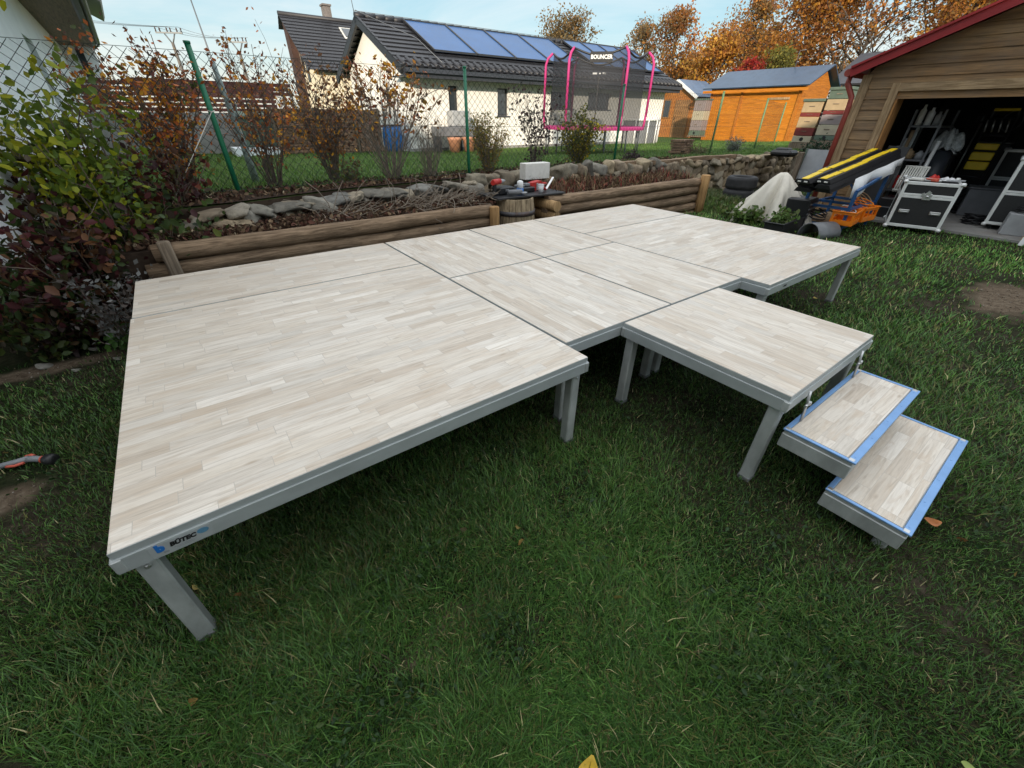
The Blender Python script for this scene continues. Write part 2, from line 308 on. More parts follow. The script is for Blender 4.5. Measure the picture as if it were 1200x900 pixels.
# ------------------------------------------------------------------ mesh builder
class MB:
    def __init__(s): s.v = []; s.f = []; s.smooth = []; s.mi = []; s.cur = 0
    def add(s, vs, fs, smooth=False):
        b = len(s.v); s.v += [tuple(x) for x in vs]
        for f in fs: s.f.append(tuple(i+b for i in f)); s.smooth.append(smooth); s.mi.append(s.cur)
        return s
    def mat(s, i): s.cur = i; return s
    def box(s, c, d, rot=None):
        hx, hy, hz = d[0]/2, d[1]/2, d[2]/2
        vs = [Vector((x, y, z)) for x in (-hx, hx) for y in (-hy, hy) for z in (-hz, hz)]
        if rot is not None:
            mt = rot if isinstance(rot, Matrix) else Matrix.Rotation(rot, 3, 'Z')
            vs = [mt @ q for q in vs]
        vs = [q+Vector(c) for q in vs]
        return s.add(vs, [(0, 1, 3, 2), (4, 6, 7, 5), (0, 4, 5, 1), (2, 3, 7, 6), (0, 2, 6, 4), (1, 5, 7, 3)])
    def b2(s, lo, hi): return s.box([(a+b)/2 for a, b in zip(lo, hi)], [abs(b-a) for a, b in zip(lo, hi)])
    def cbox(s, c, d, bev=.01, rot=None):
        """box with chamfered edges"""
        hx, hy, hz = [q/2 for q in d]; bev = min(bev, hx*.9, hy*.9, hz*.9)
        vs = []; idx = {}
        for sx in (-1, 1):
            for sy in (-1, 1):
                for sz in (-1, 1):
                    for ax in range(3):
                        q = [sx*(hx-bev), sy*(hy-bev), sz*(hz-bev)]
                        q[ax] += (sx, sy, sz)[ax]*bev
                        idx[(sx, sy, sz, ax)] = len(vs); vs.append(Vector(q))
        fs = []
        for ax in range(3):
            o1, o2 = [a for a in range(3) if a != ax]
            for sg in (-1, 1):
                loop = []
                for (a, b) in ((-1, -1), (1, -1), (1, 1), (-1, 1)):
                    k = [0, 0, 0]; k[ax] = sg; k[o1] = a; k[o2] = b; loop.append(idx[(*k, ax)])
                fs.append(tuple(loop))
            for a in (-1, 1):
                for b in (-1, 1):
                    k0 = [0, 0, 0]; k0[o1] = a; k0[o2] = b; k1 = list(k0); k0[ax] = -1; k1[ax] = 1
                    fs.append((idx[(*k0, o1)], idx[(*k1, o1)], idx[(*k1, o2)], idx[(*k0, o2)]))
        for k in [(x, y, z) for x in (-1, 1) for y in (-1, 1) for z in (-1, 1)]:
            fs.append(tuple(idx[(*k, ax)] for ax in range(3)))
        if rot is not None:
            mt = rot if isinstance(rot, Matrix) else Matrix.Rotation(rot, 3, 'Z')
            vs = [mt @ q for q in vs]
        return s.add([q+Vector(c) for q in vs], fs)
    def tube(s, pts, r, n=8, cap=True, smooth=True, closed=False):
        pts = [Vector(p) for p in pts]; k = len(pts)
        rs = r if isinstance(r, (list, tuple)) else [r]*k
        vs = []; up = Vector((0, 0, 1)); prev = None
        for i, p in enumerate(pts):
            if closed: t = (pts[(i+1) % k]-pts[i-1])
            else: t = pts[min(i+1, k-1)]-pts[max(i-1, 0)]
            t = t.normalized() if t.length > 1e-9 else up
            if prev is None:
                a = t.cross(up if abs(t.z) < .9 else Vector((1, 0, 0))).normalized()
            else:
                a = prev-t*prev.dot(t); a = a.normalized() if a.length > 1e-6 else t.orthogonal().normalized()
            prev = a; b = t.cross(a)
            for j in range(n):
                th = 2*math.pi*j/n + math.pi/n; vs.append(p+(a*math.cos(th)+b*math.sin(th))*rs[i])
        fs = []
        for i in range(k if closed else k-1):
            i2 = (i+1) % k
            for j in range(n): fs.append((i*n+j, i*n+(j+1) % n, i2*n+(j+1) % n, i2*n+j))
        s.add(vs, fs, smooth)
        if cap and not closed:
            b = len(s.v)-k*n
            for rng in (range(n-1, -1, -1), range((k-1)*n, k*n)):
                s.f.append(tuple(b+q for q in rng)); s.smooth.append(False); s.mi.append(s.cur)
        return s
    def bar(s, a, b, w, h=None, up=(0, 0, 1)):
        a = Vector(a); b = Vector(b); t = b-a; L = t.length; t.normalize(); h = h or w
        x = t.cross(Vector(up)); x = x.normalized() if x.length > 1e-5 else Vector((1, 0, 0)); y = x.cross(t)
        return s.box((a+b)/2, (w, L, h), Matrix((x, t, y)).transposed())
    def lathe(s, prof, c=(0, 0, 0), n=20, smooth=True, capb=True, capt=True):
        vs = []; c = Vector(c)
        for r, z in prof:
            for j in range(n):
                th = 2*math.pi*j/n; vs.append(c+Vector((r*math.cos(th), r*math.sin(th), z)))
        k = len(prof); fs = []
        for i in range(k-1):
            for j in range(n): fs.append((i*n+j, i*n+(j+1) % n, (i+1)*n+(j+1) % n, (i+1)*n+j))
        s.add(vs, fs, smooth); b = len(s.v)-k*n
        if capb: s.f.append(tuple(b+q for q in range(n-1, -1, -1))); s.smooth.append(False); s.mi.append(s.cur)
        if capt: s.f.append(tuple(b+(k-1)*n+q for q in range(n))); s.smooth.append(False); s.mi.append(s.cur)
        return s
    def prism(s, poly, d):
        """polygon (3d points) swept by vector d"""
        n = len(poly); d = Vector(d); vs = [Vector(p) for p in poly]+[Vector(p)+d for p in poly]
        fs = [tuple(range(n-1, -1, -1)), tuple(range(n, 2*n))]+[(i, (i+1) % n, n+(i+1) % n, n+i) for i in range(n)]
        return s.add(vs, fs)
    def slab(s, q, t):
        """quad q thickened downwards along its normal"""
        q = [Vector(p) for p in q]; nrm = (q[1]-q[0]).cross(q[3]-q[0]).normalized()
        return s.prism(q, -nrm*t)
    def build(s, name, mats, parent=None, loc=None, rotz=0):
        me = bpy.data.meshes.new(name); me.from_pydata(s.v, [], s.f); me.update()
        for m in (mats if isinstance(mats, (list, tuple)) else [mats]): me.materials.append(m)
        me.polygons.foreach_set('use_smooth', s.smooth); me.polygons.foreach_set('material_index', s.mi)
        import bmesh
        bm = bmesh.new(); bm.from_mesh(me); bmesh.ops.recalc_face_normals(bm, faces=bm.faces); bm.to_mesh(me); bm.free()
        o = bpy.data.objects.new(name, me); COL.objects.link(o)
        if parent is not None: o.parent = parent
        if loc is not None: o.location = loc
        o.rotation_euler.z = rotz
        return o

def npmesh(name, v, f, mat, col=None, parent=None, loc=None, rotz=0, smooth=False):
    v = np.asarray(v, np.float32).reshape(-1, 3); f = np.asarray(f, np.int32); k = f.shape[1]
    me = bpy.data.meshes.new(name)
    me.vertices.add(len(v)); me.vertices.foreach_set('co', v.ravel())
    me.loops.add(f.size); me.loops.foreach_set('vertex_index', f.ravel())
    me.polygons.add(len(f)); me.polygons.foreach_set('loop_start', np.arange(0, f.size, k, dtype=np.int32))
    me.polygons.foreach_set('loop_total', np.full(len(f), k, np.int32))
    if smooth: me.polygons.foreach_set('use_smooth', np.ones(len(f), bool))
    me.update(calc_edges=True)
    if col is not None:
        a = me.attributes.new('Col', 'FLOAT_COLOR', 'POINT')
        c = np.ones((len(v), 4), np.float32); c[:, :3] = col; a.data.foreach_set('color', c.ravel())
    me.materials.append(mat)
    o = bpy.data.objects.new(name, me); COL.objects.link(o)
    if parent is not None: o.parent = parent
    if loc is not None: o.location = loc
    o.rotation_euler.z = rotz
    return o

def tag(o, label, cat=None, group=None, kind=None):
    if label: o['label'] = label
    if cat: o['category'] = cat
    if group: o['group'] = group
    if kind: o['kind'] = kind
    return o
def thing(name, label, cat, u, w, z=0, rot=0, group=None):
    o = bpy.data.objects.new(name, None); COL.objects.link(o); o.empty_display_size = .1
    o.location = F(u, w, z); o.rotation_euler.z = ANG+rot
    return tag(o, label, cat, group)
def thingxy(name, label, cat, loc, rot=0, group=None):
    o = bpy.data.objects.new(name, None); COL.objects.link(o); o.empty_display_size = .1
    o.location = loc; o.rotation_euler.z = rot
    return tag(o, label, cat, group)
def kids(o): return [c for c in bpy.data.objects if c.parent == o]
def copy_tree(o, parent=None, label=None):
    c = o.copy(); COL.objects.link(c)
    if parent is not None: c.parent = parent
    if label: c['label'] = label
    for k in kids(o): copy_tree(k, c)
    return c
def text_mesh(txt, size, name, mat, parent, mtx, depth=.0012, shear=0, bold=0):
    cu = bpy.data.curves.new(name, 'FONT'); cu.body = txt; cu.size = size; cu.extrude = depth; cu.align_x = 'CENTER'; cu.align_y = 'CENTER'
    cu.shear = shear; cu.offset = bold; cu.resolution_u = 3
    t = bpy.data.objects.new(name+'_src', cu); COL.objects.link(t)
    dg = bpy.context.evaluated_depsgraph_get(); dg.update()
    me = bpy.data.meshes.new_from_object(t.evaluated_get(dg)); me.name = name
    bpy.data.objects.remove(t); me.transform(mtx); me.materials.clear(); me.materials.append(mat)
    o = bpy.data.objects.new(name, me); COL.objects.link(o); o.parent = parent; return o

# ------------------------------------------------------------------ leaves, branches
def pal(cols, n, rng, var=.25):
    cols = np.array(cols); i = rng.integers(0, len(cols), n)
    return np.clip(cols[i]*(1+rng.uniform(-var, var, (n, 1))), 0, 1)
def leafmesh(name, cen, size, cols, parent=None, mat=None, rng=nr, aspect=.55, droop=.0, shape=4):
    n = len(cen); cen = np.asarray(cen)
    t = rng.normal(size=(n, 3)); t[:, 2] -= droop; t /= np.linalg.norm(t, axis=1, keepdims=True)
    q = rng.normal(size=(n, 3)); b = np.cross(t, q); b /= np.linalg.norm(b, axis=1, keepdims=True)
    nn = np.cross(t, b)
    s = (size*rng.uniform(.6, 1.35, n))[:, None]
    if shape == 4:
        v = np.stack([cen-t*s, cen+b*s*aspect+nn*s*.12, cen+t*s, cen-b*s*aspect+nn*s*.12], 1)
        f = (np.arange(n)*4)[:, None]+np.array([[0, 1, 2, 3]])
        c = np.repeat(cols, 4, 0)
    else:   # broad leaf, six corners folded along the rib
        v = np.stack([cen-t*s, cen-t*s*.35+b*s*aspect+nn*s*.2, cen+t*s*.45+b*s*aspect*.75+nn*s*.2, cen+t*s, cen+t*s*.45-b*s*aspect*.75+nn*s*.2, cen-t*s*.35-b*s*aspect+nn*s*.2], 1)
        f = np.concatenate([(np.arange(n)*6)[:, None]+np.array([[0, 1, 2, 3]]), (np.arange(n)*6)[:, None]+np.array([[0, 3, 4, 5]])])
        c = np.repeat(cols, 6, 0)
    return npmesh(name, v, f, mat or M['leaf'], c, parent)

def bend(p0, d, L, k, rng, wob=.15, lift=0.0):
    pts = [Vector(p0)]; d = Vector(d).normalized()
    for i in range(k):
        d = (d+Vector((rng.gauss(0, wob), rng.gauss(0, wob), rng.gauss(0, wob)+lift))).normalized()
        pts.append(pts[-1]+d*(L/k))
    return pts, d

def tree(name, label, x, y, h, cr, palette, nleaf, lsize, seed, z=.4, tr=.16, bare=.25, low=.3, nlimb=16, spread=.34, group='autumn trees behind the gardens', sub=5):
    nleaf = int(nleaf*1.4); lsize *= .88
    rng = random.Random(seed); ng = np.random.default_rng(seed)
    t = thingxy(name, label, 'tree', (x, y, z), 0, group)
    mb = MB(); trunk, _ = bend((0, 0, 0), (rng.gauss(0, .04), rng.gauss(0, .04), 1), h*.93, 8, rng, .05)
    mb.tube(trunk, [tr*(1-.11*i) for i in range(9)], 7)
    cl = []
    for i in range(nlimb):
        f = low+(.95-low)*(i+rng.random())/nlimb
        k = min(int(f*8), 7); p = trunk[k].lerp(trunk[k+1], f*8-k)
        az = i*2.4+rng.uniform(-.4, .4)
        prof = math.sin(math.pi*min(1, (f-low)/(1.02-low)*.85+.22))**.8
        L = cr*prof*rng.uniform(.8, 1.2); el = rng.uniform(.25, .9)+f*.35
        d = (math.cos(az)*math.cos(el), math.sin(az)*math.cos(el), math.sin(el))
        lp, dd = bend(p, d, L, 5, rng, .13, .04)
        r0 = tr*(1-f)*.55+.02
        mb.tube(lp, [r0*(1-.15*j) for j in range(6)], 5, False)
        for s in range(sub):
            g = rng.uniform(.3, 1); kk = min(int(g*5), 4); q = lp[kk].lerp(lp[kk+1], g*5-kk)
            d2 = (dd+Vector((rng.gauss(0, .8), rng.gauss(0, .8), rng.gauss(.15, .6)))).normalized()
            sp, d3 = bend(q, d2, L*rng.uniform(.25, .5)+.2, 3, rng, .2, .05)
            mb.tube(sp, [r0*.35+.012, r0*.3+.01, .014, .008], 4, False)
            amt = 0 if rng.random() < bare else rng.uniform(.4, 1.3)
            shade = rng.uniform(.75, 1.25)
            cl.append((sp[2], amt, shade, rng.random())); cl.append((sp[3], amt, shade, rng.random()))
            for tw in range(3):
                d4 = (d3+Vector((rng.gauss(0, .7), rng.gauss(0, .7), rng.gauss(.1, .6)))).normalized()
                tp, _ = bend(sp[rng.randint(1, 3)], d4, rng.uniform(.3, .8)*cr*.25+.15, 2, rng, .2)
                mb.tube(tp, [.013, .009, .005], 3, False)
                cl.append((tp[-1], amt, shade, rng.random()))
    mb.build('trunk', M['bark'], t)
    if nleaf:
        w = np.array([c[1] for c in cl])+1e-6; idx = ng.choice(len(cl), nleaf, p=w/w.sum())
        P = np.array([c[0] for c in cl])[idx]+ng.normal(size=(nleaf, 3))*np.array([1, 1, .8])*cr*spread*.42
        pc = np.array(palette); base = pc[(np.array([c[3] for c in cl])[idx]*len(pc)).astype(int) % len(pc)]
        cols = np.clip(base*np.array([c[2] for c in cl])[idx][:, None]*(1+ng.uniform(-.3, .3, (nleaf, 1))), 0, 1)
        leafmesh('crown', P, lsize, cols, t, M['leaf_far'], ng, .6)
    return t

def shrub(name, label, cat, u, w, z, h, spread, nstem, nleaf, lsize, palette, seed, leaf_from=.4, scatter=.06, r=.008, lean=(0, 0), group=None, broad=False, tw=3, twm='twig', top_cluster=0, droop=.2, stiff=.09):
    rng = random.Random(seed); ng = np.random.default_rng(seed)
    t = thing(name, label, cat, u, w, z, 0, group)
    mb = MB(); pts = []
    for i in range(nstem):
        az = rng.uniform(0, 6.283); rad = rng.random()**.6
        d = Vector((math.cos(az)*spread/h*rad+lean[0], math.sin(az)*spread/h*rad+lean[1], 1))
        L = h*rng.uniform(.65, 1.05)
        sp, dd = bend((math.cos(az)*.06*rad, math.sin(az)*.06*rad, -.03), d, L, 6, rng, stiff, .0)
        rr = r*rng.uniform(.7, 1.3)
        mb.tube(sp, [rr*(1-.12*j) for j in range(7)], 5, False)
        for q in range(1, 13):
            f = q/12
            if f >= leaf_from:
                k = min(int(f*6), 5); pts.append((sp[k].lerp(sp[k+1], f*6-k), 1+top_cluster*(f > .85)))
        for s in range(tw):
            f = rng.uniform(.3, .95); k = min(int(f*6), 5); q = sp[k].lerp(sp[k+1], f*6-k)
            d2 = (dd+Vector((rng.gauss(0, .6), rng.gauss(0, .6), rng.gauss(.1, .4)))).normalized()
            tp, _ = bend(q, d2, L*rng.uniform(.12, .35), 3, rng, .15)
            mb.tube(tp, [rr*.5, rr*.42, rr*.35, rr*.25], 3, False)
            if f >= leaf_from*.8:
                for qq in tp[1:]: pts.append((qq, 1+top_cluster*.5))
    mb.build('stems', M[twm], t)
    if nleaf:
        wgt = np.array([p[1] for p in pts]); idx = ng.choice(len(pts), nleaf, p=wgt/wgt.sum())
        P = np.array([p[0] for p in pts])[idx]+ng.normal(size=(nleaf, 3))*scatter
        P[:, 2] = np.maximum(P[:, 2], .02)
        ph = idx % 7; pc = np.array(palette); own = pc[(idx//9) % len(pc)]
        cols = np.where(ng.random((nleaf, 1)) < .6, own, pc[ng.integers(0, len(pc), nleaf)])*(1+ng.uniform(-.35, .35, (nleaf, 1)))
        leafmesh('leaves', P, lsize, np.clip(cols, 0, 1), t, M['leaf'], ng, .6, droop, 6 if broad else 4)
    return t

# value noise for patchiness
_vn = nr.random((64, 64))
def vnoise(x, y, s):
    x = np.asarray(x)*s; y = np.asarray(y)*s; xi = np.floor(x).astype(int); yi = np.floor(y).astype(int); fx = x-xi; fy = y-yi
    fx = fx*fx*(3-2*fx); fy = fy*fy*(3-2*fy); g = lambda a, b: _vn[a % 64, b % 64]
    return (g(xi, yi)*(1-fx)+g(xi+1, yi)*fx)*(1-fy)+(g(xi, yi+1)*(1-fx)+g(xi+1, yi+1)*fx)*fy

def blades(name, P, hgt, wid, cols, mat, lean=.5, rng=nr):
    n = len(P); az = rng.uniform(0, 6.283, n); d = np.stack([np.cos(az), np.sin(az), np.zeros(n)], 1)
    s = np.stack([-d[:, 1], d[:, 0], np.zeros(n)], 1)
    # neighbouring blades tend to lie the same way
    fl = vnoise(P[:, 0], P[:, 1], 2.2)*12.6; fd = np.stack([np.cos(fl), np.sin(fl), np.zeros(n)], 1)
    ln_ = (d*1.05+fd*.22)*(lean*rng.uniform(.2, 1.6, n))[:, None]
    h = hgt[:, None]; w = wid[:, None]; z = np.array([[0, 0, 1.]])
    m1 = P+ln_*h*.32+z*h*.55; tip = P+ln_*h*.95+z*h*rng.uniform(.75, 1.0, (n, 1))
    v = np.stack([P-s*w, P+s*w, m1-s*w*.8, m1+s*w*.8, tip], 1)
    f = ((np.arange(n)*5)[:, None, None]+np.array([[[0, 1, 3], [0, 3, 2], [2, 3, 4]]])).reshape(-1, 3)
    return npmesh(name, v, f, mat, np.repeat(cols, 5, 0))

# ================================================================== SETTING
def grid(name, us, ws, zf, mat, kind='structure'):
    v = [F(u, w, zf(u, w)) for w in ws for u in us]; n = len(us)
    f = [(j*n+i, j*n+i+1, (j+1)*n+i+1, (j+1)*n+i) for j in range(len(ws)-1) for i in range(n-1)]
    o = npmesh(name, [tuple(q) for q in v], f, mat, smooth=True); o['kind'] = kind; return o
grid('lawn', [-300, -60, -20, -8, 0, 2, 3.4]+[3.6+.2*i for i in range(12)]+[8, 20, 60, 300], [-300, -60, -20, -8, 0, 8, 300], lambda u, w: float(zL(u)), M['soil'])
def wfront(u): return float(np.interp(u, [-60, -1.2, 0, 4, 6.4, 13, 60], [.75, .95, 1.3, 1.5, 1.35, 1.5, 1.6]))
us = [-300, -80, -30, -12, -6]+[-4+.5*i for i in range(50)]+[24, 30, 45, 80, 300]
ts = [0, .25, .5, .9, 1.4, 2, 3, 4, 5.5, 7, 9, 12, 18, 30, 60, 120, 400]
v = []; n = len(us)
for t_ in ts:
    for u in us:
        w = wfront(u)+.02+t_; v.append(tuple(F(u, w, zU(w)+(nr.uniform(-.012, .012) if t_ > 0 else 0))))
base_i = len(v)
for u in us: v.append(tuple(F(u, wfront(u)+.02, -.05)))
f = [(j*n+i, j*n+i+1, (j+1)*n+i+1, (j+1)*n+i) for j in range(len(ts)-1) for i in range(n-1)]
o = npmesh('upper_lawn', v, f, M['upturf'], smooth=True); o['kind'] = 'structure'
f = [(base_i+i, base_i+i+1, i+1, i) for i in range(n-1)]
o = npmesh('earth_bank', v, f, M['bed']); o['kind'] = 'structure'
# planting beds between log walls and stone walls, and the strip along the fence
mb = MB()
for (a, b, zt) in ((-2.2, 1.75, .53), (2.55, 6.35, .5)):
    for i in range(8):
        x0 = a+(b-a)*i/8; x1 = a+(b-a)*(i+1)/8
        mb.slab([F(x0, .36, zt), F(x1, .36, zt), F(x1, wfront(x1)+.01, zt+.04), F(x0, wfront(x0)+.01, zt+.04)], .5)
o = mb.build('planting_bed', M['bed']); o['kind'] = 'structure'
mb = MB()
for i in range(22):
    x0 = -3.5+i*.6; x1 = x0+.6; a0, a1 = wfront(x0)+.03, wfront(x1)+.03; d0 = .75+.22*math.sin(i*1.7); d1 = .75+.22*math.sin((i+1)*1.7)
    mb.add([F(x0, a0, .756), F(x1, a1, .756), F(x1, a1+d1, zU(a1+d1)+.015), F(x0, a0+d0, zU(a0+d0)+.015)], [(0, 1, 2, 3)])
o = mb.build('fence_bed', M['bed']); o['kind'] = 'structure'
# earth ledge in front of the right stone wall, beside the end of the log wall
mb = MB(); gx = 9; gy = 6; vs = []
for j in range(gy):
    for i in range(gx):
        u = 6.42+i*.2; w = -.45+j*.34; e = min(1, min(i, gx-1-i)/1.5, j/1.2)
        vs.append(F(u, w, -.02+.24*max(0, e)*(1-.35*i/gx)+rnd.uniform(-.02, .02)))
mb.add(vs, [(j*gx+i, j*gx+i+1, (j+1)*gx+i+1, (j+1)*gx+i) for j in range(gy-1) for i in range(gx-1)], True)
o = mb.build('earth_ledge', M['upturf']); o['kind'] = 'structure'
# ------------------------------------------------------------------ grass
def lawn_grass():
    n = 760000; rg = np.random.default_rng(3)
    th = rg.uniform(-1.32, 1.32, n); r = np.sqrt(np.exp(rg.uniform(np.log(.08), np.log(190.0), n)))
    x = np.sin(th)*r; y = np.cos(th)*r
    x = x[:]; ex = x-E0.x; ey = y-E0.y; u = ex*.8+ey*.6; w = -ex*.6+ey*.8
    ok = ((w < .27) | ((u > 6.45) & (w < .9))) & ~((u > 8.3) & (w < -.9)) & (r > .28)
    ok &= ~((u > 6.4) & (u < 8.1) & (w > -.3))
    a = vnoise(x, y, .9); b = vnoise(x+9, y+3, 2.9); c = vnoise(x, y, 9)
    dens = .86+.40*(a-.45)+.40*(b-.45)+.45*(c-.5)
    for (pu, pw, ru, rw) in ((5.05, -4.14, .62, .42), (-2.95, .10, .85, .14), (-2.82, -1.56, .28, .16), (-1.2, -3.45, .22, .16), (-.95, -3.75, .16, .14), (.5, -4.5, .16, .1), (-1.5, -3.55, .2, .12)):
        q = ((u-pu)/ru)**2+((w-pw)/rw)**2; dens -= (1.15 if pw > -2 or pu > 3 else .42)*np.exp(-q*.62)
    ok &= rg.random(n) < dens
    x, y, r, u, w, a, b, c = [q[ok] for q in (x, y, r, u, w, a, b, c)]; n = len(x)
    P = np.stack([x, y, zL(u)-.004], 1)
    lod = np.clip(r/2.4, 1, 2.6)
    h = (.018+.026*rg.random(n)**1.5+.026*np.clip(a-.5, 0, 1)*2+.045*(rg.random(n) < .025))*(.7+.6*b)*(1+.05*lod)
    wd = (.0011+.0014*rg.random(n))*lod
    cols = np.empty((n, 3)); g = rg.random(n)+.25*(b-.5)
    cols[:] = (.019, .048, .012)
    cols[g > .25] = (.027, .066, .015); cols[g > .5] = (.038, .088, .019); cols[g > .74] = (.060, .115, .028)
    yel = rg.random(n) < (.06+.5*np.clip(c*a-.22, 0, 1)); cols[yel] = (.085, .082, .030); cols *= (.80+.30*vnoise(x+4, y+7, 1.6)+.22*vnoise(x+2, y, 5.1))[:, None]
    st = rg.random(n) < .016+.04*np.clip(.5-a, 0, 1); cols[st] = (.26, .225, .135)
    br = rg.random(n) < .03; cols[br] = (.060, .043, .024)
    # lighter lawn towards the garage: brightness falloff painted into the blade colour
    painted_light = np.clip((u-1.8)/4.2, 0, 1)*np.clip(.45+.55*vnoise(x+1, y+5, .8), 0, 1); cols *= (1.65+2.1*painted_light)[:, None]*np.array([1.05, 1.06, .92]); cols *= rg.uniform(.65, 1.35, (n, 1))
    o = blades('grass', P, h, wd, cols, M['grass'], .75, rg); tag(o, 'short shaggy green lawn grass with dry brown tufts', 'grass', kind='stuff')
    # small broad weeds between the blades
    m = 9000; th = rg.uniform(-1.1, 1.1, m); r = np.exp(rg.uniform(np.log(.6), np.log(4.5), m)); x = np.sin(th)*r; y = np.cos(th)*r
    ex = x-E0.x; ey = y-E0.y; w = -ex*.6+ey*.8; u = ex*.8+ey*.6
    k = (vnoise(x, y, 2.6) > .52) & (w < .2); x, y = x[k], y[k]
    P = np.stack([x, y, zL(u[k])+rg.uniform(.010, .035, len(x))], 1)
    cl = pal([(.025, .058, .018), (.036, .078, .027), (.06, .098, .026), (.025, .052, .022)], len(x), rg)
    o = leafmesh('lawn_weeds', P, .011, cl, None, M['leaf'], rg, .6, 0, 6); tag(o, 'clover and small weeds among the lawn grass', 'weeds', kind='stuff')
lawn_grass()
def crumbs():
    rg = np.random.default_rng(12); V = []; Fc = []; C = []; b = 0
    oct_v = np.array([[1, 0, 0], [-1, 0, 0], [0, 1, 0], [0, -1, 0], [0, 0, 1], [0, 0, -1.]]); oct_f = np.array([[0, 2, 4], [2, 1, 4], [1, 3, 4], [3, 0, 4], [2, 0, 5], [1, 2, 5], [3, 1, 5], [0, 3, 5]])
    for (u, w, ru, rw, n) in ((5.05, -4.14, .6, .4, 420), (-2.9, .10, .8, .14, 260), (-2.84, -1.56, .26, .15, 110), (-1.2, -3.5, .3, .2, 60)):
        for k in range(n):
            uu, ww = u+rg.normal()*ru*.55, w+rg.normal()*rw*.55; s_ = .002+.008*rg.random()**3; P = F(uu, ww, float(zL(uu))+s_*.3)
            V.append(oct_v*rg.uniform(.6, 1.2, (6, 3))*s_+np.array(P)); Fc.append(oct_f+b); b += 6; C.append(np.tile(np.array([(.15, .118, .085), (.20, .165, .125), (.12, .095, .068), (.28, .25, .21)][rg.integers(0, 4)]), (6, 1)))
    o = npmesh('soil_crumbs', np.concatenate(V), np.concatenate(Fc), M['litter'], np.concatenate(C)); tag(o, 'soil crumbs and grit on the worn patches of the lawn', 'soil', kind='stuff')
    n = 70; th = rg.uniform(-1.2, 1.2, n); r = np.exp(rg.uniform(np.log(1.0), np.log(8), n)); x = np.sin(th)*r; y = np.cos(th)*r
    ex = x-E0.x; ey = y-E0.y; u = ex*.8+ey*.6; w = -ex*.6+ey*.8; k = (w < .1) & (u < 8) & ~((u > -2.1) & (u < 4) & (w > -3) & (rg.random(n) < .8)); P = np.stack([x, y, zL(u)+rg.uniform(.012, .035, n)], 1)[k]
    o = leafmesh('leaf_scraps', P, .017, pal([(.30, .19, .06), (.22, .10, .04), (.36, .27, .08), (.16, .10, .06)], len(P), rg), None, M['leaf'], rg, .6, 0, 6); tag(o, 'small brown and yellow leaf scraps scattered over the lawn', 'leaf litter', kind='stuff')
crumbs()
def upper_grass():
    rg = np.random.default_rng(5); n = 150000
    u = rg.uniform(-5, 26, n); w = 1.7+14*rg.random(n)**1.5
    a = vnoise(u, w, .8); b = vnoise(u, w, 3)
    ok = (rg.random(n) < .6+.6*(a-.3)) & ~((u > 5.6) & (w > 11.4)); u, w, a, b = u[ok], w[ok], a[ok], b[ok]; n = len(u)
    z = np.interp(w, [1.6, 9.0], [.74, .40])-.01
    P = np.stack([E0.x+u*.8-w*.6, E0.y+u*.6+w*.8, z], 1)
    cols = pal([(.07, .155, .022), (.09, .19, .028), (.11, .21, .04), (.15, .21, .055)], n, rg, .3)
    o = blades('meadow_grass', P, .05+.05*rg.random(n)*(.5+b), np.full(n, .0055), cols, M['grass'], .5, rg)
    tag(o, 'brighter green grass of the upper garden behind the wire fence', 'grass', kind='stuff')
upper_grass()
def edge_grass():
    rg = np.random.default_rng(8); n = 5200
    u = rg.uniform(6.3, 8.2, n); w = rg.uniform(-.6, .95, n)
    P = np.array([tuple(F(a, b, 0)) for a, b in zip(u, w)])
    e = np.clip(np.minimum((u-6.42)/.3, (8.02-u)/.3), 0, 1)*np.clip((w+.45)/.4, 0, 1); P[:, 2] = .2*e-.02
    cols = pal([(.07, .12, .03), (.10, .13, .04), (.16, .15, .06), (.05, .09, .02)], n, rg, .3)
    o = blades('ledge_grass', P, .05+.07*rg.random(n), np.full(n, .006), cols, M['grass'], .7, rg)
    tag(o, 'long yellowish grass on the earth ledge beneath the stacked tyres', 'grass', kind='stuff')
edge_grass()

# leaf litter on the beds
def litter():
    rg = np.random.default_rng(9); n = 7500
    u = np.where(rg.random(n) < .52, rg.uniform(-2.0, 1.7, n), rg.uniform(2.6, 6.3, n))
    wf = np.array([wfront(q) for q in u]); w = .38+rg.random(n)*(wf-.42)
    z = np.where(u < 2, .55, .53)+.05*rg.random(n)+.05*(w-.38)
    P = np.stack([E0.x+u*.8-w*.6, E0.y+u*.6+w*.8, z], 1)
    m = 4200; u2 = rg.uniform(-3.2, 8, m); w2 = np.array([wfront(q) for q in u2])+.05+.85*rg.random(m)**1.2
    P2 = np.stack([E0.x+u2*.8-w2*.6, E0.y+u2*.6+w2*.8, np.interp(w2, [1.6, 9], [.74, .4])+.02+.03*rg.random(m)], 1)
    P = np.concatenate([P, P2])
    c = pal([(.105, .062, .042), (.08, .05, .036), (.15, .098, .062), (.06, .038, .028), (.19, .13, .08), (.12, .055, .04)], len(P), rg, .35)
    lt = rg.random(len(P)) < .025; c[lt] = (.55, .45, .30)
    o = leafmesh('leaf_litter', P, .026, c, None, M['litter'], rg, .6, 0, 6)
    tag(o, 'reddish brown fallen leaves covering the planting beds', 'leaf litter', kind='stuff')
litter()
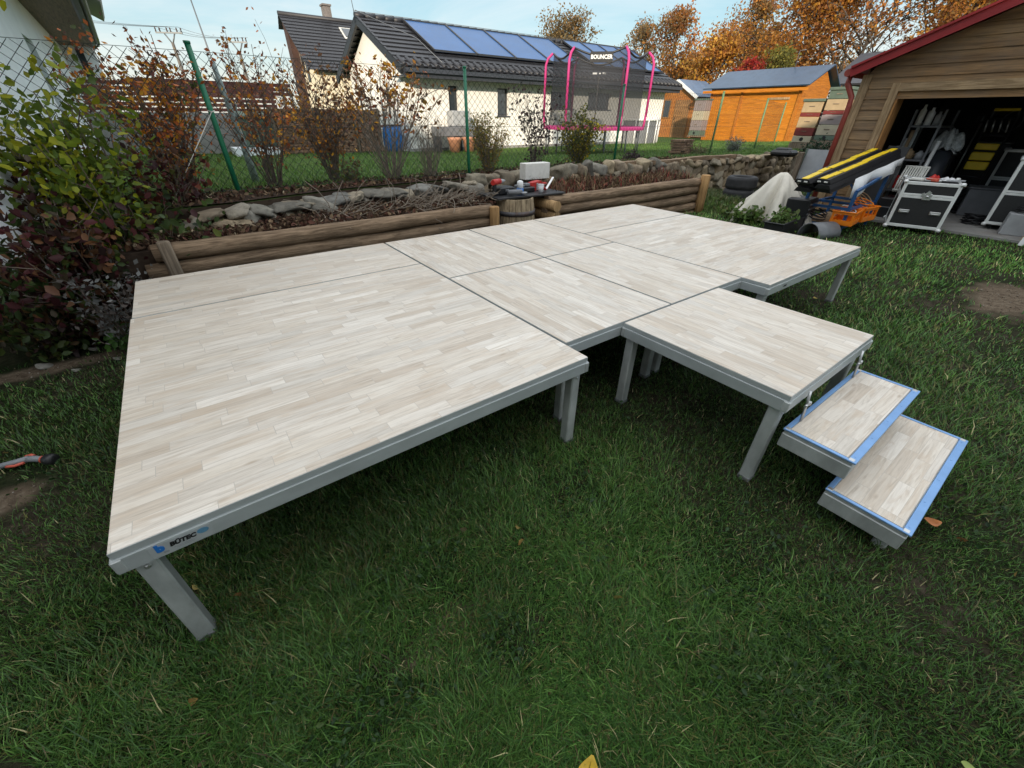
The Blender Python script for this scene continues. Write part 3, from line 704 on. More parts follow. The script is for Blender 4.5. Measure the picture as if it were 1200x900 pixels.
def drystems():
    mb = MB()
    for i in range(230):
        u = rnd.gauss(1.15, .32) if i < 130 else rnd.uniform(-.4, 1.0)
        u = min(u, 1.72); w = rnd.uniform(.42, 1.05); p = F(u, w, .57+rnd.random()*.10*(1 if i < 130 else .4))
        d = (rnd.gauss(.6, .6), rnd.gauss(0, .5), rnd.gauss(.12, .28)); pts, _ = bend(p, d, rnd.uniform(.12, .42), 3, rnd, .25)
        mb.tube(pts, [.0055, .005, .004, .003], 4, False)
    o = mb.build('dry_stalks', M['twig_pale']); tag(o, 'heap of cut dry stalks on the leafy bed behind the logs', 'stalks', kind='stuff')
drystems()
def redtwigs():
    """low red stemmed ground plants on the right bed"""
    rg = np.random.default_rng(21); n = 3000
    u = rg.uniform(2.75, 6.25, n); w = .40+rg.random(n)*.75
    P = np.array([tuple(F(a, b, .52+.08*b)) for a, b in zip(u, w)])
    cols = pal([(.13, .055, .04), (.17, .09, .055), (.10, .055, .04), (.26, .185, .10), (.22, .05, .04), (.11, .115, .05), (.19, .13, .075), (.08, .05, .035)], n, rg, .4)
    o = blades('bed_plants', P, .03+.12*rg.random(n)**2*(.4+1.3*vnoise(u, w, 3)), .003+.005*rg.random(n), cols, M['litter'], .9, rg)
    tag(o, 'withered reddish plants on the bed above the right log wall', 'ground plants', kind='stuff')
redtwigs()

# ================================================================== STAGE
TOP = .42
def stage_panel(u0, u1, w0, w1, dm, label, legs, du=0):
    cu, cw = (u0+u1)/2, (w0+w1)/2; hx, hy = (u1-u0)/2, (w1-w0)/2
    t = thing('stage_platform', label, 'stage platform', cu, cw, 0, 0, 'modular stage panels')
    mb = MB(); mb.cbox((0, 0, TOP-.0045), (2*hx-.014, 2*hy-.014, .009), .0015)
    mb.build('deck', M[dm], t)
    prof = [(-.03, TOP-.0912), (0, TOP-.0912), (0, TOP-.033), (-.0015, TOP-.031), (-.0085, TOP-.031), (-.0085, TOP-.026), (-.006, TOP-.026), (-.006, TOP-.0035), (-.0085, TOP-.002), (-.03, TOP-.01), (-.03, TOP-.0912)]
    mb = MB(); vs = []
    for (o_, z) in prof: vs += [(-hx-o_, -hy-o_, z), (hx+o_, -hy-o_, z), (hx+o_, hy+o_, z), (-hx-o_, hy+o_, z)]
    vs = []
    for (o_, z) in prof: vs += [(sx*(hx+o_), sy*(hy+o_), z) for sx, sy in ((-1, -1), (1, -1), (1, 1), (-1, 1))]
    fs = [(i*4+j, i*4+(j+1) % 4, (i+1)*4+(j+1) % 4, (i+1)*4+j) for i in range(len(prof)-1) for j in range(4)]
    mb.add(vs, fs); mb.build('frame', M['alu'], t)
    for (lu, lw) in legs:
        mb = MB(); zb = float(zL(lu))-.012; mb.cbox((lu-cu, lw-cw, (TOP-.012+zb)/2), (.06, .06, TOP-.012-zb), .006)
        lg = mb.build('leg', M['alu_leg'], t)
        mb = MB(); mb.cbox((lu-cu, lw-cw, zb+.022), (.066, .066, .030), .005); mb.build('foot_cap', M['grey_plastic'], lg)
        mb = MB(); mb.lathe([(.009, 0), (.009, .006), (.005, .008)], (0, 0, 0), 6, False); bo = mb.build('bolt', M['chrome'], lg)
        bo.data.transform(Matrix.Translation((lu-cu, lw-cw-.030, TOP-.125)) @ Matrix.Rotation(math.pi/2, 4, 'X'))
    for sx in (-1, 1):
        for sy in (-1, 1): mb = MB(); mb.cbox((sx*(hx-.012), sy*(hy-.012), TOP-.061), (.030, .030, .056), .004); mb.build('corner_casting', M['alu_leg'], t)
    return t
def corner_legs(u0, u1, w0, w1, i=.055): return [(a, b) for a in (u0+i, u1-i) for b in (w0+i, w1-i)]
big = stage_panel(-2.012, -.003, -2.976, -.932, 'deck_u', 'largest pale deck panel at the front left, with the printed maker sticker on its edge',
            [(-1.957, -2.921), (-.058, -2.921), (-1.957, -.99), (-.058, -.99)])
stage_panel(-2.006, -.003, -.926, -.075, 'deck_u', 'long narrow deck panel at the left rear, beside the lower log wall', corner_legs(-2.006, -.003, -.926, -.075))
stage_panel(.003, 1.004, -1.412, -.075, 'deck_v', 'rear middle deck panel in front of the wooden barrel', corner_legs(.003, 1.004, -1.412, -.075))
stage_panel(1.01, 1.957, -1.412, -.075, 'deck_v', 'rear middle deck panel right of the one in front of the barrel', corner_legs(1.01, 1.957, -1.412, -.075))
stage_panel(.003, 1.004, -2.784, -1.418, 'deck_v', 'middle deck panel touching the largest panel, its short front edge beside the small panel', corner_legs(.003, 1.004, -2.784, -1.418))
stage_panel(1.01, 1.957, -2.784, -1.418, 'deck_v', 'middle deck panel directly behind the panel the steps lean on', corner_legs(1.01, 1.957, -2.784, -1.418))
stage_panel(1.963, 3.894, -.970, -.075, 'deck_u', 'far rear deck panel at the right end of the log wall', corner_legs(1.963, 3.894, -.97, -.075))
rp = stage_panel(1.963, 3.894, -3.008, -.976, 'deck_u', 'large deck panel at the far right, nearest the garage and the black case', corner_legs(1.963, 3.894, -3.008, -.976))
stage_panel(.488, 1.585, -3.802, -2.790, 'deck_v', 'small deck panel sticking out of the front of the stage above the steps', corner_legs(.488, 1.585, -3.802, -2.790))
# maker sticker on the front edge of the big panel (front face looks towards -w)
def sticker(panel, cu, cw, u, L, H, full=True):
    hy = -(2.976-.932)/2
    st = MB(); st.box((u-cu, cw, TOP-.063), (L, .0012, H)); so = st.build('sticker', M['sticker'], panel)
    def mt(x, z, s=1): return Matrix.Translation((u-cu+x, cw-.0012, TOP-.063+z)) @ Matrix.Rotation(math.pi/2, 4, 'X')
    if full:
        text_mesh('BÜTEC', .0225, 'lettering', M['ink_black'], so, mt(.004, .006), .0006, .22, .0012)
        text_mesh('b', .040, 'emblem', M['ink_blue'], so, mt(-.055, .008), .0006, .0, .003)
        e = MB(); e.lathe([(.016, 0), (.016, .0008)], (0, 0, 0), 24, False); ob = e.build('round_mark', M['ink_teal'], so)
        ob.data.transform(Matrix.Translation((u-cu+.060, cw-.0010, TOP-.063+.010)) @ Matrix.Rotation(math.pi/2, 4, 'X') @ Matrix.Scale(.68, 4, (0, 1, 0)))
        e = MB()
        for k, z in enumerate((-.010, -.0155)): e.box((u-cu+.006, cw-.0009, TOP-.063+z), (.060-.012*k, .0006, .0014))
        e.box((u-cu-.045, cw-.0009, TOP-.063-.014), (.014, .0006, .008)); e.build('fine_print', M['ink_grey'], so)
    else:
        text_mesh('BÜTEC', .017, 'lettering', M['ink_black'], so, mt(.0, .0), .0006, .22, .0012)
sticker(big, (-2.012-.003)/2, -(2.976-.932)/2-.0005, -1.845, .165, .050)
sticker(rp, (1.963+3.894)/2, -(3.008-.976)/2-.0005, 2.25, .09, .042, False)

# the two-step stair hooked on the small panel
st = thing('stage_stairs', 'two step stair with blue edged treads hooked onto the small stage panel', 'stairs', .9, -4.1, -.18)
for (u0, u1, w0, w1, z, name) in ((.53, 1.505, -4.118, -3.812, .40, 'upper_step'), (.535, 1.565, -4.402, -4.075, .20, 'lower_step')):
    cx, cy = (u0+u1)/2-.9, (w0+w1)/2+4.1; hx, hy = (u1-u0)/2, (w1-w0)/2
    mb = MB(); mb.cbox((cx, cy, z-.064), (2*hx-.006, 2*hy-.006, .080), .004)
    mb.cbox((cx, cy, z-.0155), (2*hx-.014, 2*hy-.014, .021), .003)
    s = mb.build(name, M['alu_leg'], st)
    e = .022; mb = MB()
    for (c, d) in (((cx, cy-hy+e/2+.002, z-.001), (2*hx-.004, e+.012, .010)), ((cx, cy+hy-e/2-.001, z-.001), (2*hx-.004, e, .010)), ((cx-hx+e/2, cy, z-.0005), (e*.8, 2*hy-.02, .0095)), ((cx+hx-e/2, cy, z-.0005), (e*.8, 2*hy-.02, .0095))): mb.cbox(c, d, .002)
    for i in range(5):
        x = cx-hx+.05+i*(2*hx-.1)/4; mb.lathe([(.005, z+.004), (.004, z+.0052)], (x, cy-hy+.016, 0), 8)
    mb.build('edge_profile', M['blue_edge'], s)
    mb = MB(); mb.box((cx, cy+.004, z-.003), (2*hx-.05, 2*hy-.062, .010)); mb.build('tread', M['deck_u'], s)
    for sx in (-1, 1):
        for sy in (-1, 1): mb = MB(); mb.cbox((cx+sx*(hx-.018), cy+sy*(hy-.018), z+.0045), (.022, .022, .003), .001); mb.build('corner_plate', M['chrome'], s)
for lu, lw, zt in ((.64, -4.345, .12), (1.47, -4.345, .12), (1.15, -3.88, .31), (1.42, -3.90, .31)):
    mb = MB(); mb.cbox((lu-.9, lw+4.1, zt/2-.01), (.055, .055, zt), .005); mb.build('leg', M['alu_leg'], st)
for u in (.68, 1.38):
    mb = MB(); mb.tube([(u-.9, .284, .565), (u-.9+.002, .276, .50), (u-.9-.015, .262, .40)], .0065, 8); mb.tube([(u-.9+.028, .274, .485), (u-.9-.02, .272, .488)], .007, 8)
    mb.lathe([(.009, -.01), (.011, 0), (.009, .01)], (u-.9+.034, .274, .485), 10); mb.build('hook', M['chrome'], st)

# ================================================================== LOG WALLS
def logwall(label, u0, u1, w, zs, r, posts, seed):
    rg = random.Random(seed); t = thing('log_wall', label, 'log wall', u0, w, 0, 0, 'log retaining walls')
    for i, z in enumerate(zs):
        a = -.10*rg.random()-.02 if i % 2 else -.02; L = u1-u0; k = 22
        pts = [(a+(L-a)*j/k, rg.uniform(-.004, .004)+.012*math.sin(j*.5+i), z+.007*math.sin(j*.4+i*2)+rg.uniform(-.003, .003)) for j in range(k+1)]
        rr = [r*(1+.05*math.sin(j*.35+i*1.3)+rg.uniform(-.025, .025)) for j in range(k+1)]
        mb = MB(); mb.tube(pts, rr, 14); mb.build('log', M['log'], t)
    for (pu, pw, pz, pr, pm) in posts:
        mb = MB(); mb.lathe([(pr*1.03, -.05), (pr, pz*.3), (pr*.97, pz*.7), (pr*.96, pz-.01), (pr*.85, pz)], (pu-u0, pw-w, 0), 14); mb.build('post', M[pm], t)
    return t
logwall('long low wall of weathered round logs left of the barrel', -1.83, 1.60, .34, (-.09, .06, .21, .36, .505), .076, ((-1.75, .225, .62, .05, 'old_post'), (1.60, .26, .56, .065, 'post_wood')), 3)
lw2 = logwall('wall of stacked round logs right of the barrel, ending at an orange post', 2.56, 6.28, .36, (-.03, .11, .25, .39, .52), .072, ((6.32, .27, .64, .085, 'post_wood'),), 5)
# return wall beside the barrel: log ends in view
for i, z in enumerate((.06, .20, .34, .48)):
    mb = MB(); k = 8; mb.tube([(.0+.01*math.sin(i), -.22+.09*j, z) for j in range(k+1)], [.071*(1+rnd.uniform(-.03, .03)) for _ in range(k+1)], 14); mb.build('end_log', M['log_end'], lw2)

# ================================================================== STONE WALLS
def stonemesh(name, items, parent=None, loc=None, rotz=0):
    import bmesh
    bm = bmesh.new(); bmesh.ops.create_icosphere(bm, subdivisions=3, radius=1); bv = np.array([q.co[:] for q in bm.verts]); bf = np.array([[x.index for x in q.verts] for q in bm.faces]); bm.free()
    V = []; Fc = []; C = []; rg = np.random.default_rng(77); b = 0
    for (c, s, col) in items:
        pv = np.sign(bv)*np.abs(bv)**.62; pv /= np.maximum(1e-6, np.abs(pv).max(1, keepdims=True)**.45)
        for k in range(3):
            d = rg.normal(size=3); d /= np.linalg.norm(d); pv = pv*(1+.22*np.sin(bv@d*2.3+rg.uniform(0, 6))[:, None]*.6)
        for k in range(9):      # broken flat faces
            d = rg.normal(size=3); d /= np.linalg.norm(d); q = pv@d; lim = rg.uniform(.80, 1.05); ex = np.maximum(q-lim, 0); pv = pv-ex[:, None]*d*.97
        pv += rg.normal(size=pv.shape)*.028
        for k in range(4):
            d = rg.normal(size=3)*5; pv *= 1+.035*np.sin(bv@d+rg.uniform(0, 6))[:, None]
        th = rg.uniform(-.25, .25); cz, sz = math.cos(th), math.sin(th)
        pv = pv*np.array(s); pv = np.stack([pv[:, 0]*cz-pv[:, 2]*sz, pv[:, 1], pv[:, 0]*sz+pv[:, 2]*cz], 1)
        V.append(pv+np.array(c)); Fc.append(bf+b); C.append(np.tile(col, (len(bv), 1))); b += len(bv)
    return npmesh(name, np.concatenate(V), np.concatenate(Fc), M['stone'], np.concatenate(C), parent, loc, rotz, False)
def stonewall(label, u0, u1, wf, z0, z1, sl, sh, pals, seed, depth=.16):
    rg = random.Random(seed); items = []; z = z0
    while z < z1-.02:
        h = min(sh*rg.uniform(.8, 1.25), z1-z+.02); u = u0+rg.uniform(-.1, .05)
        while u < u1:
            L = sl*rg.uniform(.55, 1.5); hh = h*rg.uniform(.85, 1.2)
            w = wf(u+L/2); c = rg.choice(pals); k = rg.uniform(.75, 1.25)
            items.append(((u+L/2-u0, w+rg.uniform(-.03, .03), z+hh*.45), (L*.55, depth*rg.uniform(.9, 1.2), hh*.70), [min(1, q*k) for q in c]))
            u += L*.96
        z += h*.93
    o = stonemesh('stone_wall', items, None, F(u0, 0, 0), ANG); tag(o, label, 'stone wall', 'dry stone walls'); return o
grey = [(.22, .205, .175), (.27, .24, .195), (.18, .175, .16), (.31, .265, .20)]
warm = [(.30, .235, .16), (.25, .20, .145), (.36, .29, .195), (.21, .175, .13), (.28, .245, .185)]
stonewall('low wall of big grey boulders above the lower log wall', -1.55, 1.85, lambda u: wfront(u)-.10, .47, .69, .25, .215, grey+grey+warm[:2], 4, .20)
stonewall('brownish dry stone wall behind the red plants on the right bed', 1.95, 6.35, lambda u: wfront(u)-.03, .50, .78, .26, .145, warm+grey[:2], 6, .14)
stonewall('tall tan dry stone wall behind the stacked tyres', 6.2, 12.6, lambda u: wfront(u)-.02, .0, .72, .27, .155, warm, 8, .14)
# timber coping on the wall
mb = MB(); k = 12
pts = [(4.9+i*(9.2-4.9)/k-7.0, wfront(4.9+i*(9.2-4.9)/k)-.04, .01*math.sin(i)) for i in range(k+1)]
for i in range(k): mb.bar(pts[i], (pts[i+1][0]+.004, pts[i+1][1], pts[i+1][2]), .15, .075)
o = mb.build('timber_coping', M['log'], None, F(7.0, 0, .775), ANG); tag(o, 'long grey timber lying along the top of the stone wall', 'timber')

# ================================================================== WIRE FENCE
fence = thing('wire_fence', 'long green wire mesh fence on green posts along the stone walls', 'fence', 2.08, 1.62, .74)
def FL(u, w, z=0): return Vector((u-2.08, w-1.62, z))
line = [(-6.5, 1.62), (2.08, 1.62), (5.68, 1.95), (9.75, 2.32), (13.4, 3.0), (17.5, 4.3)]
ztop = [2.0, 2.0, 1.98, 1.95, 1.95, 1.95]
mb = MB()
for (u0, w0), (u1, w1), za, zb in zip(line, line[1:], ztop, ztop[1:]):
    L = math.hypot(u1-u0, w1-w0); H = 1.22; sp = .095; k = int((L+H)/sp)+1
    def pt(s, h): f = s/L; return FL(u0+(u1-u0)*f, w0+(w1-w0)*f, (za+(zb-za)*f-1.24-.74)+.02+h+.006*math.sin(s*9+h*7))
    for i in range(k):
        for sg in (1, -1):
            s0, s1 = (i*sp-H, i*sp) if sg > 0 else (i*sp, i*sp-H)
            h0, h1 = 0.0, H
            a, b = s0, s1
            if max(a, b) <= 0 or min(a, b) >= L: continue
            def clip(s):
                return h0+(s-a)/(b-a)*(h1-h0)
            lo, hi = max(min(a, b), 0), min(max(a, b), L)
            p, q = pt(lo, clip(lo)), pt(hi, clip(hi)); rw = .0026 if u0 < 2.5 else (.0022 if u0 < 9 else .0011)
            mb.tube([p, p.lerp(q, .5)+Vector((0, rnd.uniform(-.004, .004), 0)), q], rw, 3, False)
mb.build('wire_mesh', M['wire'], fence)
for dz in (1.245, .62, .03):
    mb = MB(); pts = []
    for (u, w), z in zip(line, ztop): pts.append(FL(u, w-.012, z-1.98+dz))
    mb.tube(pts, .0028, 4, False); mb.build('tension_wire', M['wire'], fence)
for (u, w, zt, lean, mt, r) in ((-.97, 1.60, 2.06, (-.02, .0), 'green_post', .026), (2.08, 1.62, 2.04, (0, 0), 'green_post', .022), (5.68, 1.95, 2.0, (.03, 0), 'green_post', .022), (9.75, 2.32, 2.03, (0, 0), 'green_pale', .024), (13.4, 3.0, 2.0, (0, 0), 'green_pale', .024), (17.5, 4.3, 2.0, (0, 0), 'green_pale', .024), (-4.2, 1.62, 2.0, (0, 0), 'green_post', .022)):
    mb = MB(); b = FL(u, w, -.1); t_ = FL(u+lean[0], w+lean[1], zt-.74)
    mb.tube([b, b.lerp(t_, .5), t_], r, 10); mb.tube([t_, t_+Vector((0, 0, .02))], r*1.15, 10); mb.build('post', M[mt], fence)
mb = MB(); a = FL(-.98, 1.57, .78); mb.tube([a, FL(-1.55, 1.28, .08)], .004, 5); mb.tube([a+Vector((-.03, 0, .01)), a+Vector((0, -.03, 0)), a+Vector((.03, 0, .01))], .005, 5); mb.build('guy_cord', M['rope'], fence)

# ================================================================== SHRUBS
OR = [(.66, .26, .025), (.72, .36, .04), (.54, .15, .04), (.38, .11, .04)]
BR = [(.23, .105, .05), (.16, .075, .05), (.30, .15, .06), (.12, .065, .05), (.34, .16, .04)]
shrub('garden_shrub', 'orange and red leaved shrub left of the leaning green post', 'shrub', -1.42, 1.95, .74, 1.42, .52, 30, 2100, .026, OR+OR+BR[:3]+[(.10, .13, .03), (.15, .06, .05)], 31, .25, .06, .009, top_cluster=1)
shrub('garden_shrub', 'dense brown and rust leaved shrub just right of the leaning green post', 'shrub', -.50, 2.05, .74, 1.42, .42, 24, 1000, .025, BR[:3]+OR, 32, .3, .05, .008, top_cluster=2)
shrub('garden_shrub', 'dark brown shrub in front of the firewood stacks', 'shrub', .32, 2.35, .70, 1.32, .42, 26, 1250, .026, BR+OR[:2], 33, .3, .06, .010, twm='twig')
shrub('garden_shrub', 'bare fan of pale stems tipped with orange leaves before the house corner', 'shrub', 1.02, 1.95, .73, 1.42, .68, 30, 900, .030, OR+BR+[(.40, .24, .05)], 34, .82, .04, .010, twm='twig_pale', top_cluster=6, tw=4)
shrub('dry_perennial', 'leafless bundle of thin dry stalks left of the upright green post', 'shrub', 1.55, 1.85, .74, .85, .30, 46, 60, .02, [(.24, .19, .12)], 35, .6, .04, .005, twm='twig_pale', tw=2)
shrub('garden_shrub', 'yellow green broom of fine upright twigs right of the upright green post', 'shrub', 2.55, 1.80, .74, .82, .34, 70, 2400, .017, [(.24, .22, .04), (.32, .23, .055), (.17, .18, .04), (.36, .22, .06)], 36, .15, .03, .004, twm='twig_pale', tw=3)
shrub('garden_shrub', 'thin airy shrub with dark purple leaves beside the pink pole', 'shrub', 3.60, 1.95, .73, 1.22, .34, 16, 620, .027, [(.055, .03, .035), (.085, .045, .05), (.05, .05, .04)], 37, .12, .06, .008)
shrub('garden_shrub', 'rounded green and yellow bush in front of the trampoline', 'shrub', 4.85, 2.12, .72, .88, .42, 34, 2600, .026, [(.12, .14, .025), (.20, .19, .025), (.50, .40, .025), (.09, .10, .03), (.17, .13, .03)], 38, .1, .06, .007)
shrub('dark_groundcover', 'low dark purple cushion plant above the grey timber coping', 'plant', 6.75, 2.35, .71, .20, .55, 60, 700, .025, [(.045, .025, .03), (.07, .04, .04)], 39, .1, .05, .004, tw=1)
shrub('lavender_bush', 'small grey green lavender bush before the orange shed', 'plant', 11.3, 2.55, .70, .42, .30, 60, 900, .020, [(.16, .19, .17), (.22, .25, .23), (.12, .14, .10)], 40, .2, .03, .004, tw=1)
shrub('garden_weed', 'dry brown weeds beside the green post of the orange shed', 'plant', 9.9, 2.75, .70, .30, .55, 40, 500, .02, [(.16, .11, .05), (.11, .13, .04), (.20, .15, .08)], 41, .2, .05, .004, tw=1)
shrub('garden_weed', 'leafy olive plant at the foot of the brown shrub', 'plant', .42, 2.05, .72, .34, .25, 16, 260, .024, [(.10, .115, .04), (.17, .12, .05)], 42, .1, .04, .005, tw=1)
shrub('garden_weed', 'dark trailing plants at the foot of the wire fence behind the polystyrene block', 'plant', 4.05, 1.62, .74, .16, .75, 46, 500, .022, [(.06, .05, .03), (.08, .10, .035), (.10, .06, .04)], 46, .1, .04, .004, tw=1)
# thicket at the left edge
DK = [(.060, .017, .019), (.090, .024, .026), (.040, .02, .018), (.055, .04, .022), (.12, .055, .032)]
GR = [(.042, .068, .02), (.058, .092, .025), (.03, .048, .018), (.09, .11, .03)]
shrub('grape_vine', 'yellow green large leaved vine in front of the white house wall', 'vine', -2.08, .74, .3, 1.42, .36, 26, 2000, .034, [(.26, .29, .018), (.32, .32, .02), (.16, .22, .02), (.09, .14, .02), (.12, .17, .02), (.10, .15, .025)], 43, .28, .10, .009, broad=True, droop=.6, top_cluster=1, lean=(-.12, -.08))
shrub('dark_red_shrub', 'dark red and maroon leaved shrub at the left edge of the photo', 'shrub', -2.36, .50, -.18, 1.18, .60, 34, 2700, .036, DK+GR[:2]+[(.20, .09, .04), (.14, .07, .035)], 44, .12, .09, .009, broad=True, droop=.4, lean=(.0, -.08))
shrub('bramble_bush', 'dark green bramble thicket between the red shrub and the boulder wall', 'shrub', -2.02, .74, -.1, 1.05, .46, 34, 2300, .034, GR+DK[:2]+[(.11, .13, .03)], 45, .1, .08, .008, broad=True, droop=.3)
shrub('dark_red_shrub', 'maroon shrub growing behind the green bramble thicket', 'shrub', -1.60, 1.22, .45, .78, .36, 20, 800, .032, DK+[(.16, .05, .03), (.12, .13, .03)], 47, .2, .07, .007, broad=True)
shrub('bramble_bush', 'low dark green bramble on the ground at the left edge of the lawn', 'shrub', -2.70, .44, -.18, .72, .50, 32, 1700, .032, GR+DK[2:4]+[(.14, .08, .03), (.09, .12, .03)], 48, .05, .07, .006, broad=True)
shrub('garden_weed', 'silvery grey dead plant at the left end of the log wall', 'plant', -2.20, .12, -.18, .72, .20, 18, 620, .020, [(.22, .22, .21), (.15, .15, .145), (.12, .10, .09)], 49, .35, .05, .005, tw=2)
shrub('garden_weed', 'fresh green leafy weed on the ground beneath the left thicket', 'plant', -2.22, .10, -.18, .28, .15, 12, 170, .026, [(.07, .15, .03), (.05, .11, .025)], 50, .3, .04, .004, broad=True, tw=1)
shrub('garden_shrub', 'dark shrub with a few orange leaves behind the wire fence at the far left', 'shrub', -2.35, 2.1, .7, .62, .5, 24, 900, .030, BR+GR[:2]+OR[2:], 51, .1, .07, .008)
# pebbles and stones on the worn edge
rg = np.random.default_rng(4)
for (u, w, s, lb) in ((-2.80, .15, .035, 'pale stone on the worn path under the left thicket'), (-2.35, -.02, .024, 'small pale stone on the lawn beside the worn path'), (-2.60, -.06, .020, 'flat whitish pebble on the lawn near the worn path'), (-2.52, .30, .026, 'light pebble at the thicket edge above the worn path')):
    o = stonemesh('loose_stone', [((0, 0, s*.4), (s*1.4, s, s*.6), (.24, .23, .205))], None, F(u, w, -.185), ANG+u); tag(o, lb, 'stone', 'loose stones on the worn path')

# ================================================================== HOUSES
def tiled_slope(mb, a, b, c, d, rows, t=.05):
    """a,b eave ends; d,c ridge ends: overlapping courses"""
    a, b, c, d = map(Vector, (a, b, c, d)); n = (b-a).cross(d-a).normalized()
    if n.z < 0: n = -n
    for i in range(rows):
        f0, f1 = i/rows, min(1, (i+1.12)/rows)
        p = [a.lerp(d, f0)+n*t, b.lerp(c, f0)+n*t, b.lerp(c, f1)+n*.008, a.lerp(d, f1)+n*.008]
        mb.prism(p, -n*.03)
def bungalow():
    t = thing('bungalow', 'cream bungalow with dark tiled roof and solar panels behind the trampoline', 'house', 5.75, 11.63, .38)
    L, Wd, ze, zr, wr = 14.4, 5.3, 2.6, 4.03, 2.68     # local, z above its ground
    oh = .74; sl = (zr-2.44)/(wr+oh)
    mb = MB(); wi = [(1.68, 2.08, .97, 2.05), (3.85, 4.39, 1.15, 2.05), (6.6, 7.95, 1.44, 2.02), (8.85, 10.35, 1.44, 2.06)]
    # front wall with real openings
    x = 0
    for (a, b, z0, z1) in wi:
        mb.b2((x, 0, -.2), (a, .3, ze)); mb.b2((a, 0, -.2), (b, .3, z0)); mb.b2((a, 0, z1), (b, .3, ze)); x = b
    mb.b2((x, 0, -.2), (L, .3, ze)); mb.b2((.3, Wd-.3, -.2), (L, Wd, ze))
    gw = [(1.45, 1.95, 1.10, 2.05), (4.35, 4.95, .1, 2.05)]; y = .301
    for (a, b, z0, z1) in gw:
        mb.b2((0, y, -.2), (.3, a, ze)); mb.b2((0, a, -.2), (.3, b, z0)); mb.b2((0, a, z1), (.3, b, ze)); y = b
    mb.b2((0, y, -.2), (.3, Wd, ze)); mb.b2((L-.3, .301, -.2), (L, Wd-.301, ze))
    for x0 in (0, L-.3): mb.prism([(x0, .0, ze+.002), (x0, Wd, ze+.002), (x0, wr, zr-.12)], (.3, 0, 0))
    mb.build('wall', M['plaster'], t)
    for (a, b, z0, z1) in wi:
        mb = MB(); k = .05; d = .12
        mb.b2((a, d, z0), (b, d+.06, z0+k)); mb.b2((a, d, z1-k), (b, d+.06, z1)); mb.b2((a, d, z0+k), (a+k, d+.06, z1-k)); mb.b2((b-k, d, z0+k), (b, d+.06, z1-k))
        if b-a > 1: mb.b2(((a+b)/2-.03, d-.01, z0+k), ((a+b)/2+.03, d+.06, z1-k))
        fr = mb.build('window', M['frame_dark'], t); mb = MB(); mb.b2((a+k, d+.02, z0+k), (b-k, d+.04, z1-k)); mb.build('pane', M['glass'], fr)
        mb = MB(); mb.b2((a-.04, -.05, z0-.04), (b+.04, .11, z0-.002)); mb.build('sill', M['fascia'], fr)
    for (a, b, z0, z1) in gw:
        mb = MB(); k = .05; d = .12
        mb.b2((d, a, z0), (d+.06, b, z0+k)); mb.b2((d, a, z1-k), (d+.06, b, z1)); mb.b2((d, a, z0+k), (d+.06, a+k, z1-k)); mb.b2((d, b-k, z0+k), (d+.06, b, z1-k))
        fr = mb.build('window', M['frame_dark'], t); mb = MB(); mb.b2((d+.02, a+k, z0+k), (d+.04, b-k, z1-k)); mb.build('pane', M['glass'], fr)
    x0, x1 = -.38, L+.3
    mb = MB(); tiled_slope(mb, (x0, -oh, 2.44), (x1, -oh, 2.44), (x1, wr, zr), (x0, wr, zr), 11)
    tiled_slope(mb, (x1, Wd+oh, 2.44), (x0, Wd+oh, 2.44), (x0, wr, zr), (x1, wr, zr), 11)
    for i in range(42):     # round ridge tiles
        mb.tube([(x0+i*(x1-x0)/42, wr, zr+.03), (x0+(i+1.1)*(x1-x0)/42, wr, zr+.045)], .1, 8)
    for i in range(52):     # rounded fronts of the eave course
        mb.tube([(x0+(i+.5)*(x1-x0)/52, -oh-.02, 2.47), (x0+(i+.5)*(x1-x0)/52, -oh+.5, 2.47+.5*sl)], .075, 6)
    for xs in (x0, x1-.08):
        mb.slab([(xs, -oh, 2.46), (xs+.08, -oh, 2.46), (xs+.08, wr, zr+.06), (xs, wr, zr+.06)], .24); mb.slab([(xs, wr, zr+.06), (xs+.08, wr, zr+.06), (xs+.08, Wd+oh, 2.46), (xs, Wd+oh, 2.46)], .24)
    mb.build('roof', M['tile'], t)
    mb = MB(); mb.b2((x0+.09, -oh+.02, 2.18), (x1-.09, -oh+.06, 2.43)); mb.b2((x0+.09, -oh+.06, 2.2), (x1-.09, .299, 2.24)); mb.b2((x0+.09, -oh-.10, 2.30), (x1-.09, -oh+.018, 2.42))
    mb.build('gutter', M['fascia'], t)
    def pr(x, f): # point on front slope: f from eave 0 to ridge 1
        return Vector((x, -oh+(wr+oh)*f, 2.44+(zr-2.44)*f+.14))
    def array(n, xa, xb, fa, fb, name='solar_panel'):
        w = (xb-xa)/n
        for i in range(n):
            mb = MB(); mb.slab([pr(xa+i*w+.02, fa), pr(xa+(i+1)*w-.02, fa), pr(xa+(i+1)*w-.02, fb), pr(xa+i*w+.02, fb)], .04); s = mb.build(name, M['pv'], t)
            mb = MB()
            for q0, q1 in ((pr(xa+i*w+.02, fa), pr(xa+(i+1)*w-.02, fa)), (pr(xa+i*w+.02, fb), pr(xa+(i+1)*w-.02, fb)), (pr(xa+i*w+.02, fa), pr(xa+i*w+.02, fb)), (pr(xa+(i+1)*w-.02, fa), pr(xa+(i+1)*w-.02, fb))): mb.bar(q0, q1, .03, .06)
            mb.build('panel_frame', M['frame_dark'], s)
    array(4, 1.35, 8.5, .28, .95)
    array(4, 9.4, 14.3, .30, 1.0)
    mb = MB(); mb.tube([pr(-.35, .98)+Vector((0, 0, .05)), pr(1.1, .5)+Vector((0, 0, .02)), pr(1.15, .02)], .012, 5); mb.build('lightning_wire', M['steel_far'], t)
